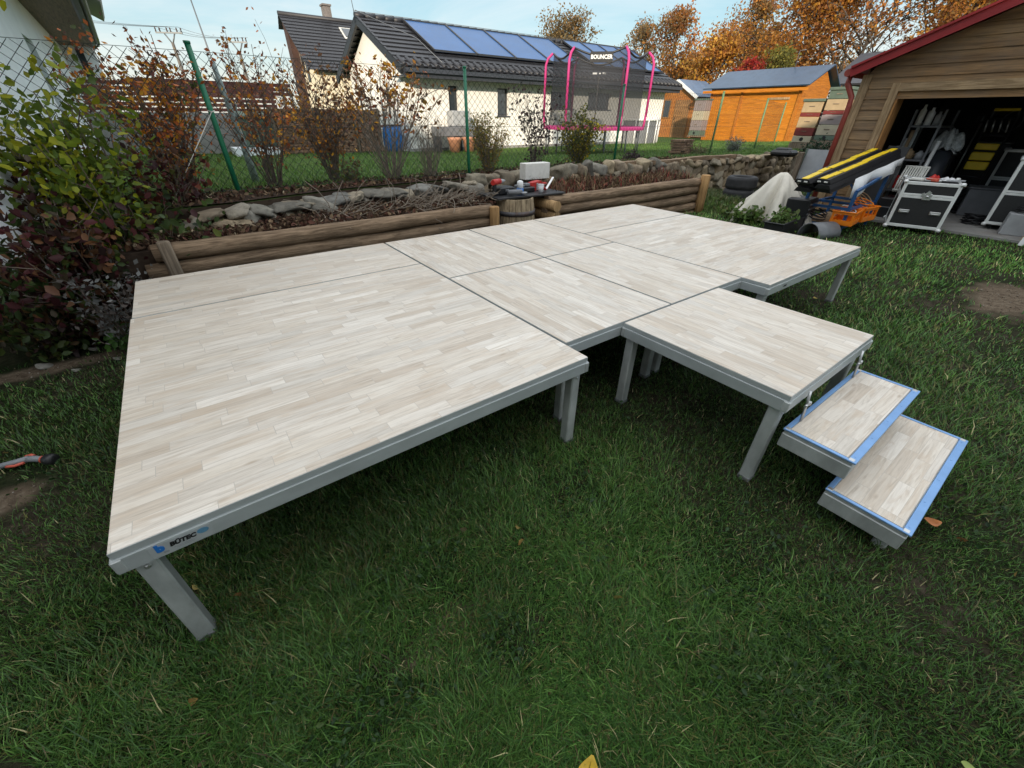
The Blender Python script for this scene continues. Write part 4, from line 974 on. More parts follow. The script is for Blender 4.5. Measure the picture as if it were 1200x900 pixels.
    mb = MB(); mb.tube([(x0, wr, zr+.12), (x0-.05, wr, zr+.75)], .012, 5); mb.tube([(x0, wr, zr+.15), (x1, wr, zr+.17)], .010, 4); mb.build('lightning_rod', M['steel_far'], t)
    mb = MB(); mb.b2((-.05, -.04, -.2), (L, -.002, .12)); mb.build('plinth', M['concrete'], t)
    return t
bungalow()

def gable_house():
    """steep dark roof behind the bungalow, ridge along u"""
    t = thing('gable_house', 'yellowish house with steep dark roof and skylights left of the bungalow', 'house', 5.12, 22.8, .3)
    L, ze, zr, d = 9.0, 3.05, 5.16, 2.9
    mb = MB(); mb.b2((.12, -d+.05, -.3), (L, -.02, ze-.2)); mb.prism([(.12, -d+.05, ze-.198), (.12, -.02, ze-.198), (.12, -.02, zr-.2)], (L-.12, 0, 0)); mb.build('wall', M['plaster_yellow'], t)
    mb = MB(); tiled_slope(mb, (-.3, -d-.35, ze-.15), (L, -d-.35, ze-.15), (L, 0, zr), (-.3, 0, zr), 16, .04); tiled_slope(mb, (L, .5, zr-.5), (-.3, .5, zr-.5), (-.3, 0, zr), (L, 0, zr), 3, .04)
    mb.tube([(-.3, 0, zr+.03), (L, 0, zr+.03)], .1, 8); mb.build('roof', M['tile'], t)
    mb = MB(); mb.b2((-.2, -.62, -.3), (.115, -.015, zr-.72)); mb.prism([(-.2, -.62, zr-.718), (-.2, -.015, zr-.718), (-.2, -.015, zr-.18)], (.314, 0, 0)); mb.build('timber_cladding', M['brownclad'], t)
    for y, z in ((-1.0, 2.95), (-1.6, 2.55)):
        mb = MB(); mb.b2((.07, y-.16, z), (.118, y+.16, z+.75)); w = mb.build('window', M['frame_dark'], t); mb = MB(); mb.b2((.06, y-.12, z+.05), (.069, y+.12, z+.70)); mb.build('pane', M['glass'], w)
    def pr(x, f): return Vector((x, -d-.35+(d+.35)*f, ze-.15+(zr-ze+.15)*f+.07))
    for x0, f0 in ((2.3, .62), (2.9, .27)):
        mb = MB(); mb.slab([pr(x0, f0), pr(x0+.6, f0), pr(x0+.6, f0+.22), pr(x0, f0+.22)], .05); w = mb.build('skylight', M['offwhite'], t)
        mb = MB(); mb.slab([q+Vector((0, -.02, .03)) for q in (pr(x0+.07, f0+.03), pr(x0+.53, f0+.03), pr(x0+.53, f0+.19), pr(x0+.07, f0+.19))], .03); mb.build('pane', M['glass'], w)
    mb = MB(); mb.b2((1.9, .05, zr-.6), (2.25, .45, zr+.55)); mb.b2((1.86, .0, zr+.552), (2.29, .5, zr+.62)); mb.build('chimney', M['brick'], t)
gable_house()

def white_house():
    """two storey white house at the left, its long wall running away from us"""
    d = Vector((-.629, .777, 0)); n = Vector((.777, .629, 0)); org = n*(-.855)+d*4.9
    t = thingxy('white_house', 'white rendered house with wide brown soffit at the left edge', 'house', org, math.atan2(d.y, d.x))
    # local x along wall, local -y faces the garden
    L = 17.46; ze = 3.35
    mb = MB(); wi = [(7.0, 8.25, 1.0, 2.60), (11.2, 12.1, 1.0, 2.55)]; x = 0
    for (a, b, z0, z1) in wi:
        mb.b2((x, 0, -.2), (a, .4, ze)); mb.b2((a, 0, -.2), (b, .4, z0)); mb.b2((a, 0, z1), (b, .4, ze)); x = b
    mb.b2((x, 0, -.2), (L, .4, ze)); mb.b2((L-.4, .401, -.2), (L, 8.5, ze)); mb.build('wall', M['plaster_white'], t)
    for (a, b, z0, z1) in wi:
        mb = MB(); mb.b2((a, .26, z0), (b, .33, z1)); w = mb.build('window', M['frame_dark'], t); mb = MB(); mb.b2((a+.07, .24, z0+.07), (b-.07, .258, z1-.07)); mb.build('pane', M['glass'], w)
    mb = MB(); mb.b2((-1, -.84, ze+.002), (L+.15, .5, ze+.06)); mb.build('soffit', M['soffit'], t)
    mb = MB(); mb.slab([(-1, -.95, ze+.08), (L+.2, -.95, ze+.08), (L+.2, 4.3, ze+3.2), (-1, 4.3, ze+3.2)], .14); mb.slab([(-1, 4.3, ze+3.2), (L+.2, 4.3, ze+3.2), (L+.2, 9.4, ze+.08), (-1, 9.4, ze+.08)], .14); mb.build('roof', M['tile'], t)
    mb = MB(); mb.b2((-1, -.93, ze-.05), (L+.2, -.845, ze+.2)); mb.tube([(-1, -1.0, ze+.12), (L+.2, -1.0, ze+.12)], .07, 10); mb.build('gutter', M['fascia'], t)
    # lower porch wing at the far end
    mb = MB(); mb.b2((L+.16, -.80, -.2), (L+3.2, 5, ze+.10)); w = mb.build('porch_wing', M['plaster_white'], t)
    mb = MB(); mb.b2((L+.13, -.52, 1.0), (L+.159, -.34, ze-.1)); mb.build('porch_window', M['glass'], w)
    mb = MB(); mb.slab([(L+3, -1.7, 5.1), (L+8, -1.7, 5.1), (L+8, 3, 7.6), (L+3, 3, 7.6)], .18); mb.b2((L+3.3, -.8, -.2), (L+7.8, 3, 5.2)); mb.build('rear_wing', M['fascia'], t)
white_house()

# slatted fence and grey wall far left
t = thing('slat_fence', 'red brown horizontal slat fence beyond the shrubs on the left', 'fence', -.4, 14.2, .4)
mb = MB()
for i in range(6): mb.box((0, 0, 1.22+i*.125), (5.0, .03, .088))
mb.build('slat', M['slat_red'], t)
mb = MB()
for i in range(5): mb.box((-2.4+i*1.2, .05, .7), (.09, .09, 2.4))
mb.build('post', M['old_post'], t)
mb = MB(); mb.b2((-3.0, -.06, -.3), (3.0, .12, 1.14)); mb.build('base_wall', M['concrete'], t)
t = thing('slat_fence', 'taller strip of red brown slats behind the orange leaved shrub', 'fence', .6, 15.2, .4, 0)
mb = MB()
for i in range(3): mb.box((0, 0, 1.72+i*.13), (4.6, .03, .1))
mb.build('slat', M['slat_red'], t)
mb = MB()
for i in range(4): mb.box((-2.2+i*1.4, .05, .8), (.09, .09, 2.4))
mb.build('post', M['old_post'], t)

# firewood
for (u, w, L, lb) in ((2.2, 12.75, 1.15, 'left stack of split firewood beside the green compost bin'), (3.45, 12.45, .95, 'middle stack of split firewood left of the bungalow'), (4.45, 12.35, .72, 'right stack of split firewood against the bungalow corner')):
    t = thing('firewood_stack', lb, 'firewood', u, w, .4, 0, 'firewood stacks')
    mb = MB(); z = .08
    while z < 1.22:
        x = -L/2
        while x < L/2:
            r = rnd.uniform(.05, .085); ln_ = rnd.uniform(.4, .46)*.5; yy = rnd.uniform(-.03, .03)
            mb.bar((x+r, -ln_+yy, z+rnd.uniform(-.01, .01)), (x+r, ln_+yy, z), r*1.9, .085, (rnd.uniform(-.3, .3), 0, 1)); x += r*2.05
        z += .095
    mb.build('log_pile', M['firewood'], t)
    mb = MB()
    for x in (-L/2-.06, L/2+.06): mb.b2((x-.035, -.2, -.1), (x+.035, .2, 1.3))
    mb.b2((-L/2-.1, -.2, -.1), (L/2+.1, .2, .03)); mb.build('rack', M['old_post'], t)
t = thing('compost_bin', 'dark green garden box on a pale base left of the firewood', 'garden box', 1.15, 13.1, .4)
mb = MB(); mb.cbox((0, 0, .62), (1.1, .6, .8), .05); mb.build('body', M['greenbox'], t)
mb = MB(); mb.prism([(-.6, -.35, 1.022), (.6, -.35, 1.022), (.6, .35, 1.14), (-.6, .35, 1.14)], (0, 0, .05)); mb.build('lid', M['greenbox'], t)
mb = MB(); mb.b2((-.9, -.5, -.1), (.9, .5, .21)); mb.build('base', M['plaster_white'], t)
# rain barrel
t = thing('rain_barrel', 'blue plastic rain barrel at the gable wall of the bungalow', 'barrel', 5.28, 12.1, .4)
mb = MB(); mb.lathe([(.27, 0), (.33, .08), (.36, .3), (.36, .5), (.33, .7), (.30, .8)], (0, 0, 0), 24); mb.build('body', M['blue_plastic'], t)
mb = MB(); mb.lathe([(.31, .802), (.31, .83), (.2, .845)], (0, 0, 0), 24); mb.build('lid', M['black'], t)
mb = MB(); mb.tube([(-.22, 0, .8), (-.22, 0, 1.55), (-.1, 0, 1.6)], .025, 8); mb.tube([(.25, .05, .8), (.25, .1, 1.9)], .02, 8); mb.build('pipe', M['grey_plastic'], t)
# patio things
t = thing('patio_bench', 'long dark grey patio counter in front of the bungalow', 'bench', 7.35, 11.0, .4)
mb = MB(); mb.cbox((0, 0, .64), (1.9, .5, .30), .02); mb.build('counter', M['grey_plastic'], t)
mb = MB()
for x in (-.85, 0, .85): mb.b2((x-.06, -.2, -.1), (x+.06, .2, .49))
mb.build('leg', M['fascia'], t)
o = MB().cbox((0, 0, .24), (.75, .42, .48), .03).build('storage_crate', M['grey_light'], None, F(7.45, 11.05, 1.192), ANG); tag(o, 'light grey box standing on the patio counter', 'box')
for i, (u, lb) in enumerate(((6.95, 'left terracotta planter under the patio counter'), (7.55, 'right terracotta planter under the patio counter'))):
    mb = MB(); mb.lathe([(.17, 0), (.23, .38), (.26, .40), (.26, .47), (.22, .47), (.2, .40)], (0, 0, 0), 18, True, True, False)
    o = mb.build('terracotta_pot', M['terracotta'], None, F(u, 10.55, .4), ANG); tag(o, lb, 'pot', 'terracotta planters')

# ================================================================== TRAMPOLINE
def trampoline():
    cx, cy = F(9.85, 6.62).xy; t = thingxy('trampoline', 'round trampoline with pink padded poles and dark safety net', 'trampoline', (cx, cy, .51), R(-10))
    r = 1.53; zm = .72; zt = 2.60
    for i in range(6):
        a = R(60*i); c, s = math.cos(a), math.sin(a)
        mb = MB(); mb.tube([(c*r*1.03, s*r*1.03, zm-.05), (c*r*1.05, s*r*1.05, zm+.4)], .034, 10); mb.tube([(c*r*1.05, s*r*1.05, zm+.3), (c*r*1.05, s*r*1.05, zt-.28), (c*r*1.01, s*r*1.01, zt-.12), (c*r*.92, s*r*.92, zt)], [.036, .036, .036, .033], 10)
        mb.build('padded_pole', M['pink'], t)
        for da in (-14, 14):
            b = a+R(da); mb = MB(); c2, s2 = math.cos(b), math.sin(b)
            mb.tube([(c2*r*.97, s2*r*.97, zm-.05), (c2*r*.99, s2*r*.99, -.12)], .022, 8); mb.build('leg', M['steel_far'], t)
        a0, a1 = a-R(14), a+R(14); mb = MB(); mb.tube([(math.cos(a0+(a1-a0)*k/4)*r*.99, math.sin(a0+(a1-a0)*k/4)*r*.99, -.02) for k in range(5)], .02, 6); mb.build('leg_brace', M['steel_far'], t)
    mb = MB(); n = 48
    vs = []
    for (rr, z) in ((r*1.04, zm-.05), (r*1.05, zm+.03), (r*.95, zm+.05), (r*.86, zm+.03), (r*.86, zm)):
        vs += [(rr*math.cos(2*math.pi*j/n), rr*math.sin(2*math.pi*j/n), z) for j in range(n)]
    mb.add(vs, [(i*n+j, i*n+(j+1) % n, (i+1)*n+(j+1) % n, (i+1)*n+j) for i in range(4) for j in range(n)], True); mb.build('pad_ring', M['pink'], t)
    mb = MB(); mb.lathe([(r*.86, zm), (r*.4, zm-.015), (.01, zm-.02)], (0, 0, 0), 48, True, False, False); mb.build('mat', M['black'], t)
    n = 96; vs = []; rim = []
    for j in range(n):
        a = 2*math.pi*j/n; ph = (math.degrees(a) % 60)/60; sag = math.sin(math.pi*ph); rr = r*(.90-.10*sag); z = zt-.02-.17*sag
        vs.append((r*.93*math.cos(a), r*.93*math.sin(a), zm+.04)); vs.append((rr*math.cos(a), rr*math.sin(a), z)); rim.append((rr*math.cos(a), rr*math.sin(a), z+.01))
    mb = MB(); mb.add(vs, [(2*j, 2*((j+1) % n), 2*((j+1) % n)+1, 2*j+1) for j in range(n)], True); mb.build('safety_net', M['net'], t)
    mb = MB(); mb.tube(rim, .028, 6, False, True, True); mb.build('rim_tube', M['black'], t)
    a = R(273); c, s = math.cos(a), math.sin(a); q = Vector((c*r*.83, s*r*.83, zt-.22))
    mt = Matrix.Translation(q) @ Matrix.Rotation(a+math.pi/2, 4, 'Z')
    mb = MB(); mb.box((0, 0, 0), (.62, .02, .24)); o = mb.build('sign', M['rubber'], t); o.data.transform(mt)
    text_mesh('BOUNCER', .125, 'lettering', M['white'], o, mt @ Matrix.Translation((0, -.012, 0)) @ Matrix.Rotation(math.pi/2, 4, 'X'), .002, 0, .004)
    mb = MB(); mb.box((0, 0, -.36), (.05, .015, .03)); mb.box((.12, 0, -.36), (.1, .015, .04)); mb.box((-.14, 0, -.36), (.12, .015, .04)); o = mb.build('net_label', M['grey_light'], t); o.data.transform(mt)
    mb = MB(); mb.box((-.02, 0, -1.1), (.035, .012, 1.35)); o = mb.build('zip_strip', M['black'], t); o.data.transform(mt)
trampoline()
t = thing('frame_pool', 'grey round frame pool with white posts behind the trampoline', 'pool', 18.5, 12.3, .4)
mb = MB(); mb.lathe([(1.45, 0), (1.45, 1.0), (1.38, 1.0), (1.38, .9)], (0, 0, 0), 40, False, True, True); mb.build('wall', M['grey_plastic'], t)
for i in range(14):
    a = i*2*math.pi/14; mb = MB(); mb.tube([(1.5*math.cos(a), 1.5*math.sin(a), -.05), (1.5*math.cos(a), 1.5*math.sin(a), 1.02)], .04, 8); mb.build('post', M['white'], t)
mb = MB(); mb.tube([(1.47*math.cos(i*6.2832/40), 1.47*math.sin(i*6.2832/40), 1.03) for i in range(40)], .06, 8, False, True, True); mb.build('rim', M['white'], t)
# pile of flat bricks
mb = MB()
for i in range(6):
    for k in range(3): mb.cbox((-.23+k*.23+rnd.uniform(-.02, .02), rnd.uniform(-.03, .03), .03+i*.062), (.22, .34, .052), .006, rnd.uniform(-.1, .1))
o = mb.build('brick_pile', M['firewood'], None, F(9.5, 3.0, .67), ANG+.2); tag(o, 'small stack of flat reddish slabs on the upper lawn', 'brick stack')

# ================================================================== SHEDS, HIVES
def small_shed():
    t = thing('garden_shed', 'small brown gabled shed with a light blue roof', 'shed', 26.7, 15.4, .4, 0, 'garden sheds')
    W, D, ze, zr = 1.38, 2.6, 2.3, 3.05
    mb = MB(); mb.b2((0, -W, -.2), (D, W, ze)); mb.prism([(0, -W, ze+.002), (0, W, ze+.002), (0, 0, zr)], (D, 0, 0)); mb.build('wall', M['shed'], t)
    mb = MB(); mb.b2((-.05, -1.05, .0), (-.002, .05, 2.1)); d = mb.build('door', M['shed_door'], t); mb = MB(); mb.b2((-.08, -.1, 1.0), (-.052, -.05, 1.15)); mb.build('handle', M['black'], d)
    mb = MB(); mb.b2((-.04, .38, 1.1), (-.002, .95, 2.15)); w = mb.build('window', M['shed_door'], t); mb = MB(); mb.b2((-.05, .45, 1.17), (-.042, .88, 2.08)); mb.build('pane', M['glass'], w)
    mb = MB()
    for s in (-1, 1): mb.slab([(-.25, s*(W+.25), ze-.1), (D+.2, s*(W+.25), ze-.1), (D+.2, 0, zr+.1), (-.25, 0, zr+.1)][::s], .06)
    for s in (-1, 1):
        for k in range(6): x = -.2+k*.58; mb.bar((x, s*(W+.25), ze-.07), (x, 0, zr+.13), .04, .05)
    mb.build('roof', M['roof_light'], t)
    mb = MB()
    for s in (-1, 1): mb.bar((-.29, s*(W+.25), ze-.12), (-.29, 0, zr+.06), .05, .17)
    mb.build('barge_board', M['white'], t)
small_shed()
def orange_shed():
    t = thing('garden_shed', 'large bright orange wooden shed with a blue grey metal roof', 'shed', 25.16, 7.14, .4, 0, 'garden sheds')
    W, D = 4.95, 3.0; ze = 2.55; zr = 3.3
    mb = MB(); mb.b2((0, .0, -.2), (D, W, ze)); mb.build('wall', M['orange'], t)
    mb = MB(); mb.b2((0, -.05, -.2), (D, -.002, ze)); mb.prism([(0, -.05, ze), (D, -.05, ze), (D/2+.3, -.05, zr-.02)], (0, .048, 0)); mb.build('end_wall', M['orange_x'], t)
    mb = MB(); mb.prism([(0, .003, ze), (D, .003, ze), (D/2+.3, .003, zr-.02)], (0, W, 0)); mb.build('gable', M['orange_x'], t)
    mb = MB(); mb.slab([(-.4, W+.35, ze-.06), (-.4, -.4, ze-.06), (D/2+.3, -.4, zr+.08), (D/2+.3, W+.35, zr+.08)][::-1], .05); mb.slab([(D+.4, W+.35, ze-.06), (D+.4, -.4, ze-.06), (D/2+.3, -.4, zr+.08), (D/2+.3, W+.35, zr+.08)], .05)
    for k in range(15):
        y = -.35+k*.39; mb.bar((-.39, y, ze-.03), (D/2+.3, y, zr+.11), .035, .05)
    mb.build('roof', M['roof_blue'], t)
    mb = MB(); mb.b2((-.39, -.38, ze-.24), (-.36, W+.33, ze-.125)); mb.build('fascia', M['orange'], t)
    for y in (.06, W-.06, W*.62): mb = MB(); mb.b2((-.05, y-.06, -.1), (-.003, y+.06, ze)); mb.build('corner_board', M['orange_x'], t)
    mb = MB(); mb.b2((-.06, .5, 1.95), (-.003, 1.5, 2.05)); mb.build('rail', M['wooden'], t)
    mb = MB(); mb.tube([(1.7, 1.5, zr), (1.7, 1.5, zr+.8), (1.7, 1.2, zr+.82)], .02, 5); mb.build('antenna', M['steel_far'], t)
orange_shed()
def hive(u, w, tiers, label, z0=.92, k=1.0):
    t = thing('beehive', label, 'beehive', u, w, .7, .05, 'beehives')
    h0 = z0-.7; mb = MB(); mb.b2((-.28*k, -.28*k, -.1), (.28*k, .28*k, h0)); mb.build('stand', M['old_post'], t); z = h0+.002
    for i, (h, m) in enumerate(tiers):
        mb = MB(); mb.cbox((0, 0, z+h/2), (.50*k-.02*(i == len(tiers)-1)*0, .50*k, h-.008), .008); b = mb.build('hive_box', M[m], t)
        if i == 0:
            e = MB(); e.lathe([(.05*k, 0), (.05*k, .006)], (0, 0, 0), 14); en = e.build('entrance', M['black'], b); en.data.transform(Matrix.Translation((-.25*k-.006, 0, z+h*.5)) @ Matrix.Rotation(math.pi/2, 4, 'Y'))
        else:
            g = MB(); g.b2((-.262*k, -.07, z+h*.55), (-.2505*k, .07, z+h*.62)); g.build('hand_grip', M['old_post'], b)
        z += h
    mb = MB(); mb.cbox((0, 0, z+.035), (.56*k, .56*k, .07), .01); mb.build('lid', M['greenbox'], t)
hive(14.0, 1.88, [(.17, 'hive_cream'), (.20, 'hive_maroon'), (.27, 'hive_beige'), (.10, 'hive_maroon'), (.26, 'hive_beige')], 'left beehive of stacked boxes, beige between two maroon ones')
hive(14.0, 1.30, [(.12, 'greenbox'), (.25, 'hive_cream'), (.24, 'hive_mauve'), (.10, 'hive_maroon'), (.26, 'hive_beige'), (.2, 'greenbox')], 'right beehive with a mauve box above a cream one', 1.0)
hive(24.0, 11.75, [(.25, 'greenbox'), (.5, 'hive_mauve'), (.45, 'hive_cream'), (.5, 'hive_mauve')], 'pale stacked beehive between the two wooden sheds', .66, 1.35)
t = thing('outbuilding', 'dark grey roofed outbuilding half hidden behind the garage', 'building', 30, 5.6, .3)
mb = MB(); mb.b2((0, -3, -.2), (5, 1.6, 2.9)); mb.build('wall', M['greenbox'], t)
mb = MB(); mb.slab([(-.5, -3.4, 2.85), (-.5, 2.2, 2.85), (2.6, 2.2, 4.4), (2.6, -3.4, 4.4)][::-1], .1); mb.build('roof', M['fascia'], t)

# ================================================================== GARAGE
def garage():
    wc = -3.28; t = thing('garage', 'weathered timber garage with red roof edge and wide open doorway', 'garage', 8.4, wc, 0)
    A = -.95-wc; ze = 2.18; sl = .415; oz = 1.89; j1 = -1.50-wc; zr = ze+sl*A
    def edge(z): return A if z <= ze else max(0.0, (zr-z)/sl)
    mb = MB(); z = .05; bh = .145
    def board(y0, y1, z0, ya=None, yb=None):
        """lap board from y0 to y1; top ends cut to the roof slope"""
        z1 = z0+bh+.012; ya = y0 if ya is None else ya; yb = y1 if yb is None else yb
        vs = [(-.022, y0, z0), (-.022, y1, z0), (-.006, yb, z1), (-.006, ya, z1), (.02, y0, z0), (.02, y1, z0), (.02, yb, z1), (.02, ya, z1)]
        mb.add(vs, [(0, 1, 2, 3), (7, 6, 5, 4), (0, 4, 5, 1), (1, 5, 6, 2), (2, 6, 7, 3), (3, 7, 4, 0)])
    while z < zr-.1:
        e0, e1 = edge(z), edge(z+bh)
        if z+bh <= oz+.02:
            board(j1, e0, z, None, e1); board(-e0, -j1, z, -e1, None)
        else: board(-e0, e0, z, -e1, e1)
        z += bh
    mb.build('siding', M['siding'], t)
    # side walls, back wall, lining
    mb = MB(); D = 5.2
    for s in (1, -1):
        zz = .05
        while zz < ze-.05: mb.box((D/2+.03, s*(A-.012), zz+bh/2), (D, .024, bh-.006)); zz += bh
    mb.build('side_siding', M['siding'], t)
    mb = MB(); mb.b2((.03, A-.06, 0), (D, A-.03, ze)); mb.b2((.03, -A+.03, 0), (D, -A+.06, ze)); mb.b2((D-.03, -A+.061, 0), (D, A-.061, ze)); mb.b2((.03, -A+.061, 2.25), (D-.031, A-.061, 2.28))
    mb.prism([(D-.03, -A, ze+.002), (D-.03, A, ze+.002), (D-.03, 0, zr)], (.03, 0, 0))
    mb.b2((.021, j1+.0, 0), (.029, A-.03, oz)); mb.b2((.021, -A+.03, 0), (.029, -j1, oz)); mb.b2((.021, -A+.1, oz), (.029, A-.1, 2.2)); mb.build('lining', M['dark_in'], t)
    for (y0, y1, z1) in ((j1, j1+.11, oz+.11), (A-.11, A+.02, ze-.05), (-A-.02, -A+.11, ze-.05), (-j1-.11, -j1, oz+.11)): mb = MB(); mb.b2((-.05, y0, .04), (-.024, y1, z1)); mb.build('corner_board', M['sidetrim'], t)
    mb = MB(); mb.b2((-.052, -j1-.11, oz+.0), (-.026, j1-.0015, oz+.11)); mb.build('lintel', M['trim_h'], t)
    mb = MB(); mb.b2((-.018, j1-.03, .04), (.30, j1-.003, oz-.001)); mb.build('reveal', M['trim_orange'], t); mb = MB(); mb.b2((-.018, -j1+.003, .04), (.30, -j1+.03, oz-.001)); mb.build('reveal', M['trim_orange'], t)
    # roof with red edge
    oh = .16; f = -.22
    mb = MB()
    for s in (1, -1):
        q = [(f, s*(A+oh), ze-oh*sl+.10), (D+.2, s*(A+oh), ze-oh*sl+.10), (D+.2, 0, zr+.10), (f, 0, zr+.10)]
        mb.slab(q if s < 0 else q[::-1], .05)
    mb.build('roof', M['red'], t)
    mb = MB()
    for s in (1, -1): mb.bar((f-.012, s*(A+oh+.01), ze-oh*sl+.045), (f-.012, 0, zr+.045), .022, .125)
    for s in (1, -1): mb.bar((f-.026, s*(A+oh+.01), ze-oh*sl+.115), (f-.026, 0, zr+.115), .07, .03)
    mb.build('verge_trim', M['red'], t)
    mb = MB(); mb.tube([(f, A+oh+.05, ze-.02), (D, A+oh+.05, ze-.02)], .055, 10); mb.tube([(-.06, A+oh+.05, ze-.04), (-.06, A+oh+.05, ze-.16), (-.06, A+.07, ze-.36), (-.06, A+.06, ze-.5), (-.06, A+.06, .1)], .042, 10)
    mb.build('downpipe', M['pipe_red'], t)
    mb = MB(); mb.b2((-.25, -A, -.1), (D, j1+.05, .035)); mb.build('floor_slab', M['concrete'], t)
    return t
garage()
def gp(u, w, z=0): return F(u, w, z)
# flight cases
def flight_case(u, w, z, rot, dx, dy, dz, label, lid=.30, catch=True):
    t = thing('flight_case', label, 'flight case', u, w, z, rot, 'black flight cases with metal edges')
    b = .075; mb = MB(); mb.cbox((dx/2, 0, b+dz*(1-lid)/2), (dx-.012, dy-.012, dz*(1-lid)-.004), .004); body = mb.build('case_body', M['black_case'], t)
    zl = b+dz*(1-lid); mb = MB(); mb.cbox((dx/2, 0, zl+dz*lid/2), (dx-.012, dy-.012, dz*lid-.004), .004); ld = mb.build('lid', M['black_case'], t)
    mb = MB(); e = .042; z0, z1 = b, b+dz
    for x in (e/2-.002, dx-e/2+.002):
        for y in (-dy/2+e/2-.002, dy/2-e/2+.002): mb.cbox((x, y, (z0+z1)/2), (e, e, dz+.004), .003)
    for z_ in (z0+e/2, z1-e/2+.004, zl-.014, zl+.02):
        ee = e if z_ not in (zl-.014, zl+.02) else .03
        for x in (e/2-.003, dx-e/2+.003): mb.cbox((x, 0, z_), (e, dy-2*e+.02, ee), .003)
        for y in (-dy/2+e/2-.003, dy/2-e/2+.003): mb.cbox((dx/2, y, z_), (dx-2*e+.02, e, ee), .003)
    mb.build('metal_edge', M['alu_bright'], t)
    for x in (0, dx):
        for y in (-dy/2, dy/2):
            for z_ in (z0, z1): mb = MB(); mb.lathe([(.018, -.026), (.032, -.012), (.032, .012), (.018, .026)], (x*.985+.006, y*.985, z_), 10); mb.build('ball_corner', M['alu_bright'], t)
    if catch:
        mb = MB(); mb.cbox((-.008, 0, zl), (.016, .10, .09), .006); mb.lathe([(.02, 0), (.02, .02)], (-.02, 0, zl), 12); mb.box((-.016, .0, zl+.055), (.012, .05, .05), Matrix.Rotation(.6, 3, 'X')); mb.box((-.016, .05, zl+.03), (.012, .03, .05), Matrix.Rotation(-.6, 3, 'X')); mb.build('butterfly_catch', M['chrome'], t)
        for y in (-dy*.28, dy*.28):
            mb = MB(); mb.cbox((-.005, y, b+dz*.36), (.012, .13, .045), .004); mb.tube([(-.012, y-.05, b+dz*.36), (-.03, y-.04, b+dz*.35), (-.03, y+.04, b+dz*.35), (-.012, y+.05, b+dz*.36)], .007, 6); mb.build('handle', M['chrome'], t)
    for x in (.1, dx-.1):
        for y in (-dy/2+.09, dy/2-.09):
            mb = MB(); mb.cbox((x, y, .068), (.09, .07, .012), .002); mb.tube([(x, y-.014, .035), (x, y+.014, .035)], .035, 14); mb.build('castor', M['black'], t)
    return t
flight_case(7.62, -2.64, 0, R(14.9), .84, .66, .64, 'black flight case with tools spread on its lid in front of the garage')
flight_case(8.85, -3.78, .035, R(6), .55, 1.02, .92, 'tall black case with wide silver edges at the right edge of the doorway', .5, False)
flight_case(11.1, -3.12, .035, R(0), .30, .70, .95, 'thin black framed case standing deep inside the dark garage', .5, False)
# things on the flight case
def on_case(x, y, z=.722):
    a = ANG+R(14.9); b = F(7.62, -2.64); return Vector((b.x+math.cos(a)*x-math.sin(a)*y, b.y+math.sin(a)*x+math.cos(a)*y, z))
ac = ANG+R(14.9)
for i, (x, y, L, rt, m, lb) in enumerate(((.18, .12, .42, 1.45, 'chrome', 'short shiny bar on the front of the black case lid'), (.30, -.05, .50, 1.62, 'grey_light', 'longer grey metal bar across the black case lid'), (.45, .08, .46, 1.5, 'alu', 'dull aluminium bar behind the others on the black case'))):
    mb = MB(); mb.cbox((0, 0, .012), (L, .045, .024), .004); mb.tube([(-L/2, 0, .02), (-L/2-.06, .0, .02)], .012, 8); o = mb.build('metal_bar', M[m], None, on_case(x, y), ac+rt); tag(o, lb, 'bar', 'metal bars on the black case')
def cloth(name, pos, s, m, label, seed, rot=0, cat='cloth'):
    rg = random.Random(seed); n = 16; vs = []; ph = [rg.uniform(0, 6) for _ in range(4)]
    for j in range(n):
        for i in range(n):
            x, y = i/(n-1)*2-1, j/(n-1)*2-1; rr = math.hypot(x, y); k = max(0, 1-rr*.75)
            z = s[2]*(k*(.55+.3*math.sin(5*x+ph[0])*math.cos(4*y+ph[1])+.2*math.sin(9*x*y+ph[2])))
            vs.append((x*s[0]*(1+.12*math.sin(4*y+ph[3])), y*s[1]*(1+.12*math.sin(5*x+ph[2])), max(.003, z)))
    mb = MB(); mb.add(vs, [(j*n+i, j*n+i+1, (j+1)*n+i+1, (j+1)*n+i) for j in range(n-1) for i in range(n-1)], True)
    o = mb.build(name, m, None, pos, rot); sd = o.modifiers.new('thick', 'SOLIDIFY'); sd.thickness = .004; tag(o, label, cat); return o
cloth('work_glove', on_case(.42, -.17), (.13, .09, .11), M['sheet'], 'crumpled white cloth on the back of the black case', 1, ac)
cloth('rag', on_case(.55, -.02), (.09, .07, .10), M['red_plastic'], 'crumpled dark red rag behind the white cloth on the case', 2, ac)
mb = MB(); mb.cbox((0, 0, .025), (.10, .05, .05), .012); mb.tube([(.05, 0, .03), (.12, .02, .03)], .012, 8); o = mb.build('hand_tool', M['coral'], None, on_case(.10, .0), ac+.8); tag(o, 'small red orange hand tool on the front of the black case', 'tool')
mb = MB(); mb.cbox((0, 0, .02), (.16, .07, .04), .01); o = mb.build('tool_box', M['offwhite'], None, on_case(.14, .20), ac+1.2); tag(o, 'pale small box at the left corner of the black case lid', 'box')
